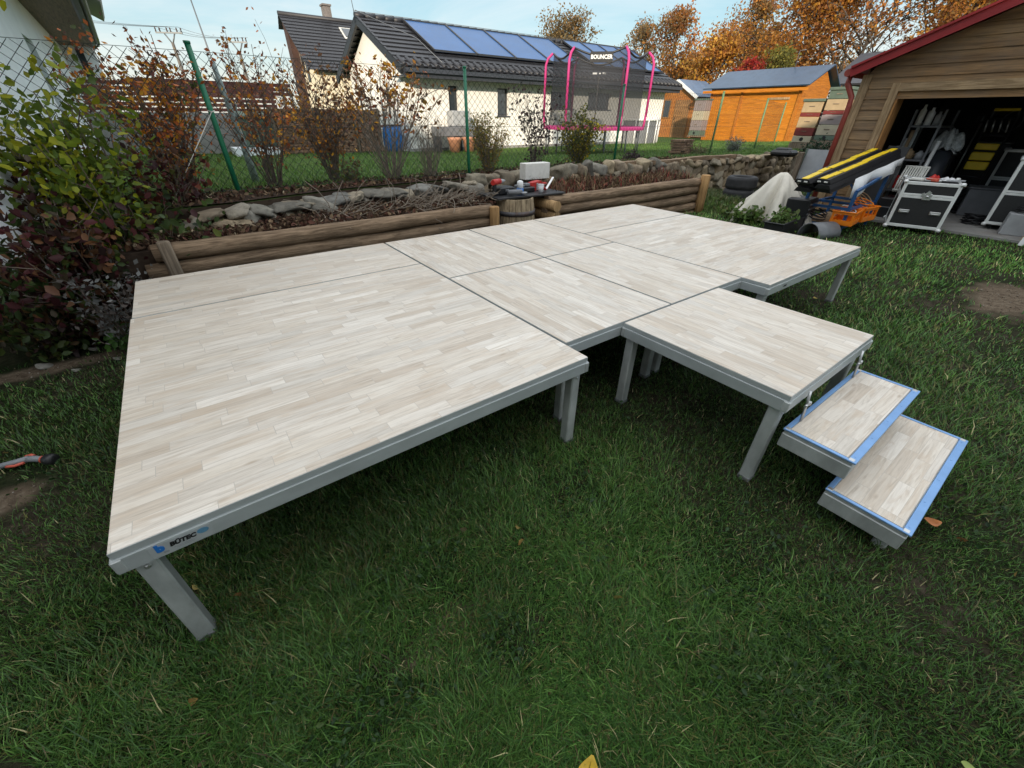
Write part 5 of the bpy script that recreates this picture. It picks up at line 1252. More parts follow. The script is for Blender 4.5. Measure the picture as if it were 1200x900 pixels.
# interior of the garage
t = thing('storage_shelf', 'grey metal shelf just inside the left of the garage doorway', 'shelf', 9.55, -1.62, .035)
for x in (-.3, .5):
    for y in (-.02, -.42): mb = MB(); mb.b2((x-.016, y-.016, 0), (x+.016, y+.016, 1.62)); mb.build('upright', M['grey_plastic'], t)
for z in (.35, .85, 1.36): mb = MB(); mb.b2((-.32, -.45, z), (.52, .0, z+.03)); mb.build('shelf_board', M['grey_plastic'], t)
for i, (x, y, h, r, m, lb) in enumerate(((-.25, -.10, .30, .045, 'offwhite', 'tall white bottle on the top shelf in the garage'), (-.22, -.22, .26, .05, 'sheet', 'white tin on the top shelf in the garage'), (-.2, -.33, .20, .045, 'grey_light', 'grey spray can on the top shelf in the garage'), (-.2, -.16, .16, .07, 'wooden', 'brown jar on the middle shelf in the garage'), (-.2, -.32, .13, .06, 'grey_light', 'short grey tin on the middle shelf in the garage'))):
    z = .035+(1.392 if i < 3 else .882); mb = MB(); mb.lathe([(r, 0), (r, h*.72), (r*.45, h*.84), (r*.45, h)], (0, 0, 0), 14); o = mb.build('container', M[m], None, F(9.55+x, -1.62+y, z), ANG); tag(o, lb, 'container', 'containers on the garage shelf')
mb = MB(); mb.bar((0, 0, 0), (.22, -.06, 1.08), .30, .025, (1, 0, .2)); o = mb.build('dark_board', M['black_case'], None, F(8.50, -1.70, .04), ANG); tag(o, 'black board leaning inside the left jamb of the garage', 'board')
cloth('plastic_bag', F(9.7, -2.18, 1.02), (.16, .20, .62), M['film'], 'crumpled clear plastic film hanging in the middle of the garage', 3, ANG, 'plastic film')
t = thing('wrapped_roll', 'tall dark roll standing beneath the clear plastic film', 'roll', 9.75, -2.16, .035)
mb = MB(); mb.lathe([(.15, 0), (.16, .5), (.15, 1.02)], (0, 0, 0), 18); mb.build('body', M['fascia'], t)
mb = MB(); mb.lathe([(.162, .3), (.166, .32), (.162, .34)], (0, 0, 0), 18); mb.build('band', M['grey_plastic'], t)
mb = MB(); mb.tube([(0, 0, 0), (.12, -.02, 1.15)], .03, 12); mb.tube([(.12, -.02, 1.15), (.122, -.02, 1.165)], .034, 12); o = mb.build('silver_tube', M['alu_bright'], None, F(9.1, -2.12, .04), ANG); tag(o, 'pale metal tube standing in the garage behind the black case', 'tube')
mb = MB(); k = 10
for i in range(k): mb.tube([(0, -.16+.032*i, .02), (.05, -.17+.034*i, .22), (.16, -.17+.034*i, .42)], .014, 6)
for z, x in ((.05, .01), (.22, .05), (.41, .155)): mb.tube([(x, -.18, z), (x, .15, z)], .018, 6)
o = mb.build('wire_basket', M['offwhite'], None, F(8.66, -2.10, .42), ANG); tag(o, 'white ribbed basket leaning on a box behind the black case', 'basket')
t = thing('storage_box', 'black storage box under the white basket', 'box', 8.75, -2.12, .035); mb = MB(); mb.cbox((0, 0, .16), (.5, .5, .32), .02); mb.build('body', M['black'], t); mb = MB(); mb.cbox((0, 0, .17), (.52, .52, .02), .004); mb.build('rim', M['grey_plastic'], t)
t = thing('hand_truck', 'black hand truck with yellow pads inside the garage', 'hand truck', 10.3, -2.6, .035)
mb = MB()
for y in (-.17, .17): mb.tube([(0, y, .05), (.12, y, 1.5), (.02, y*.9, 1.62)], .018, 8)
for z in (.3, .6, .95, 1.25, 1.5): mb.tube([(.08*z, -.17, z), (.08*z, .17, z)], .015, 6)
mb.box((-.12, 0, .04), (.25, .4, .015)); mb.build('frame', M['black'], t)
for (z, h) in ((.78, .13), (.93, .13), (1.08, .10)): mb = MB(); mb.cbox((.045, .0, z), (.05, .30, h), .012); mb.build('pad', M['yellow'], t)
mb = MB(); mb.tube([(.02, -.16, 1.63), (.02, .16, 1.63)], .024, 8); mb.build('handle', M['yellow'], t)
for y in (-.22, .22): mb = MB(); mb.tube([(.05, y-.02, .1), (.05, y+.02, .1)], .1, 16); mb.build('wheel', M['rubber'], t)
mb = MB()
for k in range(3): mb.lathe([(.03, 0), (.045, .05), (.02, .09)], (-.05, -.1+.1*k, .38+.02*k), 10)
for k in range(4): mb.tube([(-.02, -.14+.09*k, 1.3), (-.05, -.12+.09*k, 1.42), (0, -.1+.09*k, 1.48)], .012, 6)
mb.build('fittings', M['chrome'], t)
for i, (u, w, h, m, lb) in enumerate(((10.9, -1.95, .9, 'fascia', 'dark upright box in the back left of the garage'), (11.6, -2.5, 1.1, 'black_case', 'black cabinet against the back wall of the garage'), (10.2, -2.95, .45, 'grey_plastic', 'grey crate on the garage floor beside the hand truck'))):
    t = thing('storage_box', lb, 'box', u, w, .035, .1*i); mb = MB(); mb.cbox((0, 0, h/2), (.45, .5, h), .015); mb.build('body', M[m], t); mb = MB(); mb.cbox((0, 0, h+.012), (.48, .53, .024), .005); mb.build('lid', M['grey_plastic'], t)
t = thing('cardboard_box', 'brown cardboard box on the garage floor behind the pale metal tube', 'box', 10.0, -2.32, .035, .3); mb = MB(); mb.cbox((0, 0, .2), (.4, .36, .4), .006); mb.build('body', M['wooden'], t); mb = MB(); mb.slab([(-.2, -.18, .40), (.2, -.18, .40), (.2, -.34, .47), (-.2, -.34, .47)], .006); mb.slab([(-.2, .34, .45), (.2, .34, .45), (.2, .18, .40), (-.2, .18, .40)], .006); mb.build('flap', M['wooden'], t)
def tripod(u, w, h, lb, rot):
    t = thing('tripod_stand', lb, 'stand', u, w, .035, rot, 'tripod stands in the garage'); mb = MB(); mb.tube([(0, 0, .12), (0, 0, h)], .016, 8); mb.build('pole', M['chrome'], t)
    for k in range(3): a = k*2.094; mb = MB(); mb.tube([(0, 0, .55), (.28*math.cos(a), .28*math.sin(a), 0)], .012, 6); mb.build('leg', M['black'], t)
    mb = MB(); mb.cbox((0, 0, h+.05), (.10, .16, .12), .02); mb.build('head', M['black'], t)
tripod(9.9, -1.98, 1.25, 'tripod stand left of the wrapped dark roll in the garage', .4)
tripod(10.6, -2.32, 1.45, 'taller tripod stand behind the yellow padded hand truck', 1.1)
for i, (y, z, r) in enumerate(((-1.75, 1.5, .16), (-2.75, 1.6, .18))):
    mb = MB(); mb.tube([(0, (r+.012*math.sin(k*1.7))*math.cos(k*.55), r*1.2*math.sin(k*.55)) for k in range(46)], .011, 6); o = mb.build('cable_coil', M[['grey_plastic', 'orange_plastic'][i]], None, F(13.35, y-.6, z), ANG); tag(o, ['grey cable coil hung on the garage back wall', 'orange cable coil hung on the garage back wall'][i], 'cable')
for i in range(5):
    mb = MB(); mb.bar((0, 0, 0), (.10, .02, .95+.12*i), .05, .02, (1, 0, 0)); o = mb.build('stage_rail', M[['grey_light', 'chrome', 'grey_light', 'wooden', 'alu'][i]], None, F(9.05+.1*i, -1.60-.03*i, .04), ANG); tag(o, ['shortest grey bar of the bundle leaning inside the left jamb', 'shiny bar of the bundle leaning inside the left jamb', 'middle grey bar of the bundle leaning inside the left jamb', 'wooden bar of the bundle leaning inside the left jamb', 'tallest dull bar of the bundle leaning inside the left jamb'][i], 'bar', 'bars leaning inside the garage')
cloth('work_jacket', F(10.4, -2.05, 1.0), (.14, .2, .5), M['fascia'], 'dark jacket hanging beside the clear plastic film', 9, ANG, 'jacket')
cloth('rag', F(9.62, -1.78, .93), (.12, .10, .10), M['wooden'], 'brown rag on the middle shelf in the garage', 12, ANG, 'cloth')
t = thing('tool_chest', 'red tool chest on the lowest shelf just inside the garage', 'tool box', 9.62, -1.84, .42, .1); mb = MB(); mb.cbox((0, 0, .11), (.40, .22, .22), .01); mb.build('body', M['red_plastic'], t); mb = MB(); mb.tube([(-.1, 0, .22), (-.1, 0, .27), (.1, 0, .27), (.1, 0, .22)], .01, 6); mb.build('handle', M['chrome'], t)
mb = MB(); mb.tube([((.16+.05*math.sin(k*2.3))*math.cos(k*.7), (.14+.04*math.cos(k*1.7))*math.sin(k*.7), .012+.0022*k) for k in range(60)], .010, 6); o = mb.build('cable_heap', M['black'], None, F(9.15, -3.12, .035), ANG); tag(o, 'black cable heap on the concrete floor before the thin framed case', 'cable')
mb = MB(); mb.lathe([(.06, 0), (.06, .95), (.02, .95)], (0, 0, 0), 16); o = mb.build('paper_roll', M['sheet'], None, F(10.75, -2.12, .035), ANG); tag(o, 'white paper roll standing behind the dark jacket in the garage', 'roll')
t = thing('amplifier_box', 'small light grey box with a cable coil at the right of the doorway', 'box', 8.62, -3.70, .035, R(10)); mb = MB(); mb.cbox((0, 0, .15), (.24, .40, .30), .01); mb.build('body', M['grey_light'], t)
mb = MB(); mb.tube([(.0, -.21, .04), (.0, -.21, .26)], .012, 6); mb.build('edge', M['chrome'], t)
mb = MB(); mb.tube([(.03+.10*math.cos(i*.5), .15*math.sin(i*.5), .012+.0025*i) for i in range(40)], .011, 6); o = mb.build('cable_coil', M['black'], None, F(8.62, -3.70, .336), ANG); tag(o, 'black cable coiled on the light grey box', 'cable')
mb = MB(); mb.bar((0, 0, .0), (.35, -.25, 1.3), .13, .035, (1, 0, 0)); o = mb.build('timber_plank', M['wooden'], None, F(8.25, -3.85, .0), ANG); tag(o, 'brown timber plank leaning at the right edge of the doorway', 'plank')
for i in range(4):
    mb = MB(); mb.bar((0, 0, .0), (.22, -.10, 1.15), .055, .028, (1, 0, 0)); o = mb.build('white_batten', M['white'], None, F(7.98-.02*i, -3.84-.075*i, .0), ANG); tag(o, ['innermost white batten of the leaning row, nearest the brown plank', 'second white batten from the brown plank in the leaning row', 'third white batten from the brown plank in the leaning row', 'outermost white batten of the leaning row at the photo edge'][i], 'batten', 'white battens leaning by the garage')

# ================================================================== CART AND JUNK
def cart():
    t = thing('steel_cart', 'blue steel frame cart loaded with black and yellow ramps', 'cart', 7.0, -1.72, 0)
    X0, X1, Y0, Y1 = -.42, .72, -.30, .32
    for (x, y, zt) in ((X0, Y0, .60), (X1, Y0, .80), (X0, Y1, .60), (X1, Y1, .80)):
        mb = MB(); mb.b2((x-.02, y-.02, .0), (x+.02, y+.02, zt)); mb.build('upright', M['blue_metal'], t)
    mb = MB()
    for z in (.10, .36):
        for y in (Y0, Y1): mb.b2((X0+.021, y-.018, z-.018), (X1-.021, y+.018, z+.018))
        for x in (X0, X1, (X0+X1)/2): mb.b2((x-.018, Y0+.021, z-.018), (x+.018, Y1-.021, z+.018))
    for y in (Y0, Y1): mb.bar((X0, y, .605), (X1, y, .80), .036, .036)
    mb.bar((X1, Y0, .10), (X1, Y1, .78), .03, .03)
    mb.build('rail', M['blue_metal'], t)
    mb = MB(); mb.b2((X0+.02, Y0+.02, .12), (X1-.02, Y1-.02, .128)); mb.build('shelf', M['wooden'], t)
    return t
cart()
a0 = Vector((6.02, -1.62, .655)); a1 = Vector((8.02, -1.78, .99))
rot = Matrix.Rotation(math.atan2(a1.y-a0.y, a1.x-a0.x), 4, 'Z') @ Matrix.Rotation(-math.atan2(a1.z-a0.z, (a1-a0).xy.length), 4, 'Y')
LR = (a1-a0).length
def ramp_mat(i, yoff, zoff, xoff, yel, lb):
    o_ = F(a0.x, a0.y, a0.z)
    t = thing('ramp_mat', lb, 'ramp', a0.x, a0.y, a0.z, 0, 'black and yellow ramps on the cart')
    mb = MB(); mb.prism([(xoff, yoff-.115, zoff), (xoff, yoff+.115, zoff), (xoff, yoff+.08, zoff+.055), (xoff, yoff-.08, zoff+.055)], (LR, 0, 0)); b = mb.build('body', M['black'], t); b.data.transform(rot)
    if yel:
        mb = MB(); k = 9
        for q in range(k): mb.cbox((xoff+LR*(q+.5)/k, yoff+rnd.uniform(-.014, .014), zoff+.058+rnd.uniform(-.002, .004)), (LR/k*.90, .085, .012), .004)
        c = mb.build('lid', M['yellow'], t); c.data.transform(rot)
        mb = MB()
        for q in range(2): mb.cbox((xoff-.003, yoff-.045+.09*q, zoff+.022), (.012, .05, .02), .004)
        c = mb.build('connector', M['offwhite'], t); c.data.transform(rot)
ramp_mat(0, -.12, -.062, .06, False, 'bottom black ramp on the front side of the cart stack')
ramp_mat(1, .13, -.062, -.02, False, 'bottom black ramp on the back side of the cart stack')
ramp_mat(2, -.13, .0, .0, False, 'middle black ramp on the front side of the cart stack')
ramp_mat(3, .12, .0, .03, False, 'middle black ramp on the back side of the cart stack')
ramp_mat(4, -.09, .062, .04, True, 'front black ramp with a yellow lid on top of the cart stack')
ramp_mat(5, .14, .062, -.05, True, 'rear black ramp with a yellow lid on top of the cart stack')
mb = MB(); n = 14; vs = []
for i in range(n):
    f = i/(n-1); p = a0.lerp(a1, .30+.72*f); L = .10+.16*(1-f)**1.2+.02*math.sin(i*2.1)
    vs += [(p.x-7, p.y-.265+.006*math.sin(i*1.4)+1.72, p.z+.01), (p.x-7-.05*(1-f), p.y-.305-.05*math.sin(i*.9)+1.72, p.z+.01-L)]
mb.add(vs, [(2*i, 2*i+2, 2*i+3, 2*i+1) for i in range(n-1)], True)
o = mb.build('white_sheet', M['sheet'], None, F(7, -1.72, 0), ANG); sd = o.modifiers.new('thick', 'SOLIDIFY'); sd.thickness = .006; tag(o, 'white sheet hanging from the front of the ramp stack', 'sheet')
def crate(u, w, z, rt, d, lb):
    t = thing('plastic_crate', lb, 'crate', u, w, z, rt, 'orange plastic crates on the cart'); dx, dy, dz = d; mb = MB(); th = .012
    mb.b2((-dx/2, -dy/2, 0), (dx/2, dy/2, th)); 
    for y in (-dy/2+th/2, dy/2-th/2): 
        mb.box((0, y, dz*.2), (dx, th, dz*.36)); mb.box((0, y, dz*.9), (dx, th, dz*.2))
        for x in (-dx/2+.02, -dx/6, dx/6, dx/2-.02): mb.box((x, y, dz*.55), (.03, th*.9, dz*.5))
    for x in (-dx/2+th/2, dx/2-th/2):
        mb.box((x, 0, dz*.2), (th, dy-2*th, dz*.36)); mb.box((x, 0, dz*.9), (th, dy-2*th, dz*.2))
        for y in (-dy/2+.02, dy/2-.02): mb.box((x, y, dz*.55), (th*.9, .03, dz*.5))
    mb.build('basket', M['orange_plastic'], t); mb = MB()
    for y in (-dy/2-.004, dy/2+.004): mb.cbox((0, y, dz*1.0), (dx+.02, .02, .018), .004)
    for x in (-dx/2-.004, dx/2+.004): mb.cbox((x, 0, dz*1.0), (.02, dy-.02, .018), .004)
    mb.build('rim', M['orange_plastic'], t)
crate(6.72, -1.98, .14, .12, (.46, .30, .19), 'front orange crate with white cable ends on the cart shelf')
crate(7.24, -2.00, .14, -.1, (.46, .30, .20), 'orange crate heaped with orange cable on the cart shelf')
def coil(u, w, z, r, m, lb, k=46, tilt=.6):
    mb = MB(); pts = [((r+.02*math.sin(i*1.3))*math.cos(i*.5), (r*.8)*math.sin(i*.5), .003*i+.05*tilt*math.sin(i*.5)) for i in range(k)]; mb.tube(pts, .009, 6); o = mb.build('cable_coil', M[m], None, F(u, w, z), ANG); tag(o, lb, 'cable', 'coiled cables on the cart')
coil(7.24, -2.0, .30, .15, 'orange_plastic', 'orange cable coil heaped in the right orange crate')
coil(7.4, -1.96, .36, .13, 'wooden', 'tan cable coil hanging over the right orange crate', 30, 1.6)
coil(6.74, -1.98, .27, .12, 'offwhite', 'white cable coil in the left orange crate', 30)
coil(6.65, -1.62, .16, .14, 'black', 'black cable heap on the cart shelf behind the crates', 40)
t = thing('speaker_box', 'black ribbed plastic box on the ground at the left of the cart', 'box', 6.62, -1.34, 0, .1); mb = MB(); mb.cbox((0, 0, .22), (.42, .34, .44), .02); mb.build('body', M['black'], t); mb = MB()
for k in range(5): mb.b2((-.2, -.182, .08+k*.07), (.2, -.171, .10+k*.07))
mb.build('rib', M['grey_plastic'], t)
mb = MB(); mb.cbox((0, 0, .05), (.3, .2, .1), .02); o = mb.build('maroon_bag', M['hive_maroon'], None, F(6.35, -1.42, 0), ANG); tag(o, 'maroon bag on the ground between planter and cart', 'bag')
mb = MB(); k = 11; vs = []
for s in (0, 1):
    for i in range(k): a = math.pi*(.0+1.0*i/(k-1)); vs.append((-.26+.52*s, .17*math.cos(a), .02+.20*math.sin(a)*(1-.1*s)))
mb.add(vs, [(i, i+1, k+i+1, k+i) for i in range(k-1)], True); o = mb.build('curved_panel', M['grey_plastic'], None, F(6.12, -1.90, 0), ANG+R(-12)); sd = o.modifiers.new('thick', 'SOLIDIFY'); sd.thickness = .012; tag(o, 'bent grey plastic panel lying in the grass before the cart', 'panel')
# tarp over a heap
def tarp():
    n = 72; m = 18; vs = []; rg = random.Random(6)
    for j in range(m):
        f = j/(m-1)
        for i in range(n):
            a = 2*math.pi*i/n; rr = (.06+.50*f**.85)*(1+.12*math.sin(3*a+1)+.30*f*math.sin(7*a+1.5*f)+.20*f*math.sin(12*a+2)); z = .76*(1-f)**.72*(1+.16*math.sin(5*a+2*f)*f+.07*math.sin(9*a-3*f)*f)
            sx = 1.25 if math.cos(a) > 0 else .85
            z += .022*math.sin(14*a+5*f)*f*(1-f)*3; z = max(z, .34*max(0, math.cos(a))*(1-f)**.3*1.9-.05) if j < m-2 else z
            vs.append((rr*math.cos(a)*sx, rr*math.sin(a)*.9, max(.004, z)))
    mb = MB(); mb.add(vs, [(j*n+i, j*n+(i+1) % n, (j+1)*n+(i+1) % n, (j+1)*n+i) for j in range(m-1) for i in range(n)]+[tuple(range(n))], True)
    o = mb.build('canvas_tarp', M['tarp'], None, F(6.62, -.92, 0), ANG); sd = o.modifiers.new('thick', 'SOLIDIFY'); sd.thickness = .006; tag(o, 'pale canvas draped in a peak over a heap by the plants', 'tarp')
tarp()
# tyres
ty = None
for i, (z, du, lb) in enumerate(((.12, .0, 'lower car tyre of the stack before the stone wall'), (.345, .012, 'upper car tyre of the stack before the stone wall'))):
    mb = MB(); mb.lathe([(.17, .02), (.19, .004), (.235, .0), (.262, .012), (.278, .04), (.281, .055), (.281, .165), (.278, .18), (.262, .208), (.235, .22), (.19, .216), (.17, .20)], (0, 0, 0), 48, False, False, False); mb.lathe([(.17, .02), (.16, .11), (.17, .20)], (0, 0, 0), 40, True, False, False)
    for k in range(3): mb.lathe([(.283, .06+k*.04), (.283, .082+k*.04)], (0, 0, 0), 40, True, False, False)
    o = mb.build('car_tyre', M['rubber'], None, F(7.42+du, .14, z), ANG); tag(o, lb, 'tyre', 'stacked car tyres')
mb = MB(); mb.cbox((0, 0, .05), (.62, .5, .1), .015); mb.cbox((.02, .02, .112), (.5, .42, .02), .004); o = mb.build('dark_pallet', M['old_post'], None, F(7.42, .14, .0), ANG); tag(o, 'dark wooden base under the stacked tyres', 'pallet')
# planter trough and plants
t = thing('planter_trough', 'black plastic planter trough in the grass behind the stage', 'planter', 6.0, -1.42, 0, R(4)); mb = MB()
for (c, d) in (((0, -.12, .09), (.86, .02, .18)), ((0, .12, .09), (.86, .02, .18)), ((-.42, 0, .09), (.02, .22, .18)), ((.42, 0, .09), (.02, .22, .18)), ((0, 0, .02), (.82, .22, .03))): mb.box(c, d)
mb.build('trough', M['black'], t); mb = MB()
for y in (-.13, .13): mb.cbox((0, y, .18), (.9, .03, .02), .005)
for x in (-.435, .435): mb.cbox((x, 0, .18), (.03, .23, .02), .005)
mb.build('rim', M['black'], t); mb = MB(); mb.box((0, 0, .13), (.82, .22, .02)); mb.build('soil', M['bed'], t)
LG = [(.09, .16, .035), (.12, .20, .05), (.07, .12, .03), (.16, .20, .06)]
shrub('leafy_plant', 'tuft of long fresh green leaves beside the end of the log wall', 'plant', 6.22, -.72, 0, .30, .42, 46, 560, .042, LG, 61, .2, .05, .004, tw=1, broad=True)
shrub('leafy_plant', 'green plants growing in the black planter trough', 'plant', 5.92, -1.40, .14, .22, .30, 34, 330, .034, LG, 62, .2, .04, .004, tw=1, broad=True)
shrub('leafy_plant', 'pale green low plant between the tarp and the log wall end', 'plant', 6.55, -.35, 0, .26, .35, 30, 320, .036, LG+[(.18, .17, .07)], 63, .2, .05, .004, tw=1, broad=True)
# odds and ends by the wall corner
t = thing('leaning_sheet', 'light grey sheet leaning behind the ramps', 'sheet', 10.5, .12, .3); mb = MB(); mb.bar((0, 0, 0), (.12, 0, .62), .52, .02, (1, 0, 0)); mb.build('board', M['grey_light'], t); mb = MB(); mb.bar((-.02, .27, 0), (.1, .27, .64), .03, .03, (1, 0, 0)); mb.build('edge', M['greenbox'], t)
mb = MB(); mb.cbox((0, 0, .43), (.10, .10, .86), .008); o = mb.build('corner_post', M['old_post'], None, F(10.45, .42, 0), ANG); tag(o, 'dark brown wooden post at the end of the tan stone wall', 'post')
mb = MB(); mb.cbox((0, 0, .07), (.42, .5, .14), .05); mb.cbox((.05, .05, .15), (.25, .3, .06), .03); o = mb.build('soil_bag', M['black'], None, F(10.6, .88, .74), ANG); tag(o, 'black bag lying on top of the tan stone wall', 'bag')
cloth('blue_tarpaulin', F(10.6, -.28, .42), (.45, .28, .26), M['blue_tarp'], 'crumpled blue tarpaulin behind the ramps beside the garage', 7, ANG, 'tarpaulin')
t = thing('rack', 'green grey rack beside the hives and the garage corner', 'rack', 11.2, -.35, 0); mb = MB(); mb.b2((-.3, -.25, .3), (.3, .25, .42))
for x in (-.28, .28):
    for y in (-.22, .22): mb.b2((x-.03, y-.03, 0), (x+.03, y+.03, 1.1))
mb.build('frame', M['greenbox'], t); mb = MB(); mb.bar((-.2, .1, 1.1), (.3, -.2, 1.75), .06, .03); mb.bar((-.1, .2, 1.1), (.4, 0, 1.9), .05, .03); mb.build('strut', M['greenbox'], t)
shrub('leafy_plant', 'dark green evergreen sprig before the beehives', 'plant', 11.6, .55, .72, .38, .55, 36, 900, .03, [(.03, .06, .035), (.045, .08, .04), (.02, .04, .02)], 64, .1, .06, .005, tw=2)

# ================================================================== BARREL TABLE
t = thing('wooden_barrel', 'old oak barrel with rusty hoops standing between the log walls', 'barrel', 2.08, .46, 0)
prof = [(.235, 0), (.262, .16), (.268, .31), (.26, .46), (.238, .60)]
mb = MB(); n = 20
for j in range(n):
    a0_, a1_ = 2*math.pi*j/n+.012, 2*math.pi*(j+1)/n-.012; vs = []; dr = rnd.uniform(-.003, .003)
    for (r, z) in prof:
        for a in (a0_, (a0_+a1_)/2, a1_): vs.append(((r+dr)*math.cos(a), (r+dr)*math.sin(a), z))
        for a in (a1_, a0_): vs.append(((r-.02)*math.cos(a), (r-.02)*math.sin(a), z))
    mb.add(vs, [(i*5+q, i*5+(q+1) % 5, (i+1)*5+(q+1) % 5, (i+1)*5+q) for i in range(4) for q in range(5)]+[(4, 3, 2, 1, 0), (20, 21, 22, 23, 24)])
mb.build('stave', M['stave'], t); mb = MB(); mb.lathe([(.215, .0), (.215, .58)], (0, 0, 0), 20); mb.build('head', M['stave'], t)
def rat(z): return float(np.interp(z, [p[1] for p in prof], [p[0] for p in prof]))
for z in (.10, .25, .43): mb = MB(); mb.lathe([(rat(z)+.003, z-.028), (rat(z)+.009, z-.028), (rat(z+.028)+.009, z+.028), (rat(z+.028)+.003, z+.028)], (0, 0, 0), 40, True, False, False); mb.build('hoop', M['hoop'], t)
mb = MB(); mb.cbox((0, 0, .012), (1.10, .50, .024), .004); o = mb.build('board_top', M['black'], None, F(2.30, .58, .602), ANG+R(-4)); tag(o, 'black board lying on the barrel as a table top', 'board')
def onb(x, y): a = ANG+R(-4); b = F(2.30, .58); return Vector((b.x+math.cos(a)*x-math.sin(a)*y, b.y+math.sin(a)*x+math.cos(a)*y, .628))
def item(nm, mbs, pos, lb, cat, rt=0):
    t = thingxy(nm, lb, cat, pos, ANG+rt)
    for pn, m_, mm in mbs: m_.build(pn, M[mm], t)
item('spray_bottle', [('body', MB().lathe([(.045, 0), (.046, .02), (.046, .07)], (0, 0, 0), 18), 'ink_blue'), ('cap', MB().lathe([(.043, .071), (.043, .135), (.036, .155), (.012, .165)], (0, 0, 0), 18), 'white')], onb(-.10, -.08), 'white capped bottle with a dark blue base on the barrel board', 'bottle')
item('plastic_cup', [('cup', MB().lathe([(.03, 0), (.042, .10), (.039, .10), (.028, .006)], (0, 0, 0), 18, True, True, False), 'white'), ('rim', MB().lathe([(.041, .098), (.046, .100), (.041, .104)], (0, 0, 0), 18, True, False, False), 'white')], onb(.22, -.12), 'white plastic cup on the right of the barrel board', 'cup')
drill = MB().tube([(-.10, 0, .16), (.05, 0, .16)], .035, 12); drill2 = MB().tube([(.05, 0, .16), (.12, 0, .16), (.17, 0, .16)], [.026, .02, .006], 10); drill3 = MB().cbox((-.06, 0, .085), (.05, .045, .12), .012); drill3.cbox((-.06, 0, .02), (.10, .07, .04), .01)
item('cordless_drill', [('body', drill, 'red_plastic'), ('chuck', drill2, 'grey_light'), ('grip', drill3, 'black')], onb(-.42, -.02), 'red cordless drill at the left end of the barrel board', 'drill', .3)
item('hand_saw', [('blade', MB().bar((0, 0, .02), (.26, .02, .15), .03, .006), 'chrome'), ('handle', MB().tube([(-.01, 0, .02), (-.09, 0, .05), (-.1, 0, .11), (-.02, 0, .1)], .018, 8, True, True, False), 'red_plastic')], onb(.36, -.05), 'red handled tool with a shiny blade leaning on the barrel board', 'tool', .4)
item('tool_tray', [('tray', MB().cbox((0, 0, .03), (.30, .18, .06), .01), 'black'), ('tools', MB().cbox((-.06, 0, .075), (.12, .1, .03), .008).cbox((.08, .02, .08), (.08, .08, .04), .01), 'grey_plastic')], onb(.04, .06), 'dark tray of small tools in the middle of the barrel board', 'tray')
item('black_tool_case', [('body', MB().cbox((0, 0, .045), (.24, .2, .09), .012), 'black'), ('clasp', MB().box((0, -.103, .05), (.05, .006, .03)), 'chrome')], onb(-.30, .04), 'black tool case behind the drill on the barrel board', 'case')
item('angle_grinder', [('body', MB().tube([(-.12, 0, .04), (.08, 0, .04)], .032, 12), 'grey_plastic'), ('disc', MB().lathe([(.055, 0), (.055, .006)], (.10, 0, .03), 18), 'chrome')], onb(-.22, -.17), 'grey angle grinder lying at the front of the barrel board', 'grinder', -.3)
item('red_box', [('body', MB().prism([(-.13, -.04, 0), (.13, -.04, 0), (.05, -.04, .12), (-.11, -.04, .10)], (0, .1, 0)), 'red_plastic'), ('strap', MB().cbox((-.02, -.045, .05), (.03, .008, .09), .002), 'grey_light')], onb(.30, .10), 'red wedge shaped tool box behind the white cup', 'tool box')
mb = MB(); mb.cbox((0, 0, .11), (.46, .16, .22), .006); o = mb.build('foam_block', M['foam'], None, F(2.98, 1.16, .70), ANG+R(-3)); tag(o, 'white polystyrene block standing on the stone wall behind the barrel', 'block')

# ================================================================== LAWN BITS
p = F(-2.45, -1.66, .03)
t = thing('watering_wand', 'grey and coral hose spray nozzle lying on the lawn at the left', 'spray nozzle', -2.565, -1.35, -.152, R(-38))
mb = MB(); mb.lathe([(.016, -.045), (.030, -.03), (.034, .0), (.030, .018), (.012, .022)], (0, 0, 0), 18); h = mb.build('spray_head', M['black'], t); h.data.transform(Matrix.Translation((-.012, 0, .006)) @ Matrix.Rotation(math.pi/2, 4, 'Y'))
mb = MB(); mb.tube([(-.05, 0, .005), (-.11, .0, .008), (-.15, -.005, .008)], [.017, .018, .018], 14); mb.tube([(-.14, 0, .008), (-.19, -.03, .006), (-.285, -.075, 0)], [.019, .017, .016], 14); mb.build('handle', M['nozzle_grey'], t)
mb = MB(); mb.tube([(-.058, 0, .005), (-.066, 0, .005)], .021, 14); mb.tube([(-.285, -.075, 0), (-.33, -.098, -.002)], .019, 14); mb.tube([(-.13, .02, .01), (-.15, .025, .012), (-.17, .01, .012)], .009, 8); mb.tube([(-.14, -.03, .006), (-.17, -.055, .004), (-.21, -.062, .003)], .008, 8); mb.build('coral_trim', M['coral'], t)
mb = MB(); mb.tube([(-.33, -.098, -.002), (-.42, -.14, -.004), (-.62, -.21, -.008), (-.9, -.25, -.01)], .013, 12); mb.build('hose', M['nozzle_grey'], t)
def leaf(u, w, s, col, rt, lb, curl=.3):
    n = 7; vs = []
    for i in range(n):
        f = i/(n-1); wd = math.sin(math.pi*(f*.92+.05))*.42*s; x = (f-.5)*s; z = .012+curl*s*(2*(f-.5))**2
        vs += [(x, -wd, z+.15*wd), (x, 0, z-.1*wd), (x, wd, z+.25*wd)]
    mb = MB(); mb.add(vs, [(i*3+j, i*3+j+1, (i+1)*3+j+1, (i+1)*3+j) for i in range(n-1) for j in range(2)], True)
    o = mb.build('fallen_leaf', plain('leaf_'+lb[:12], col, .6, .2, 40), None, F(u, w, float(zL(u))+.03), ANG+rt); sd = o.modifiers.new('thick', 'SOLIDIFY'); sd.thickness = .0015; tag(o, lb, 'leaf', 'fallen leaves on the lawn')
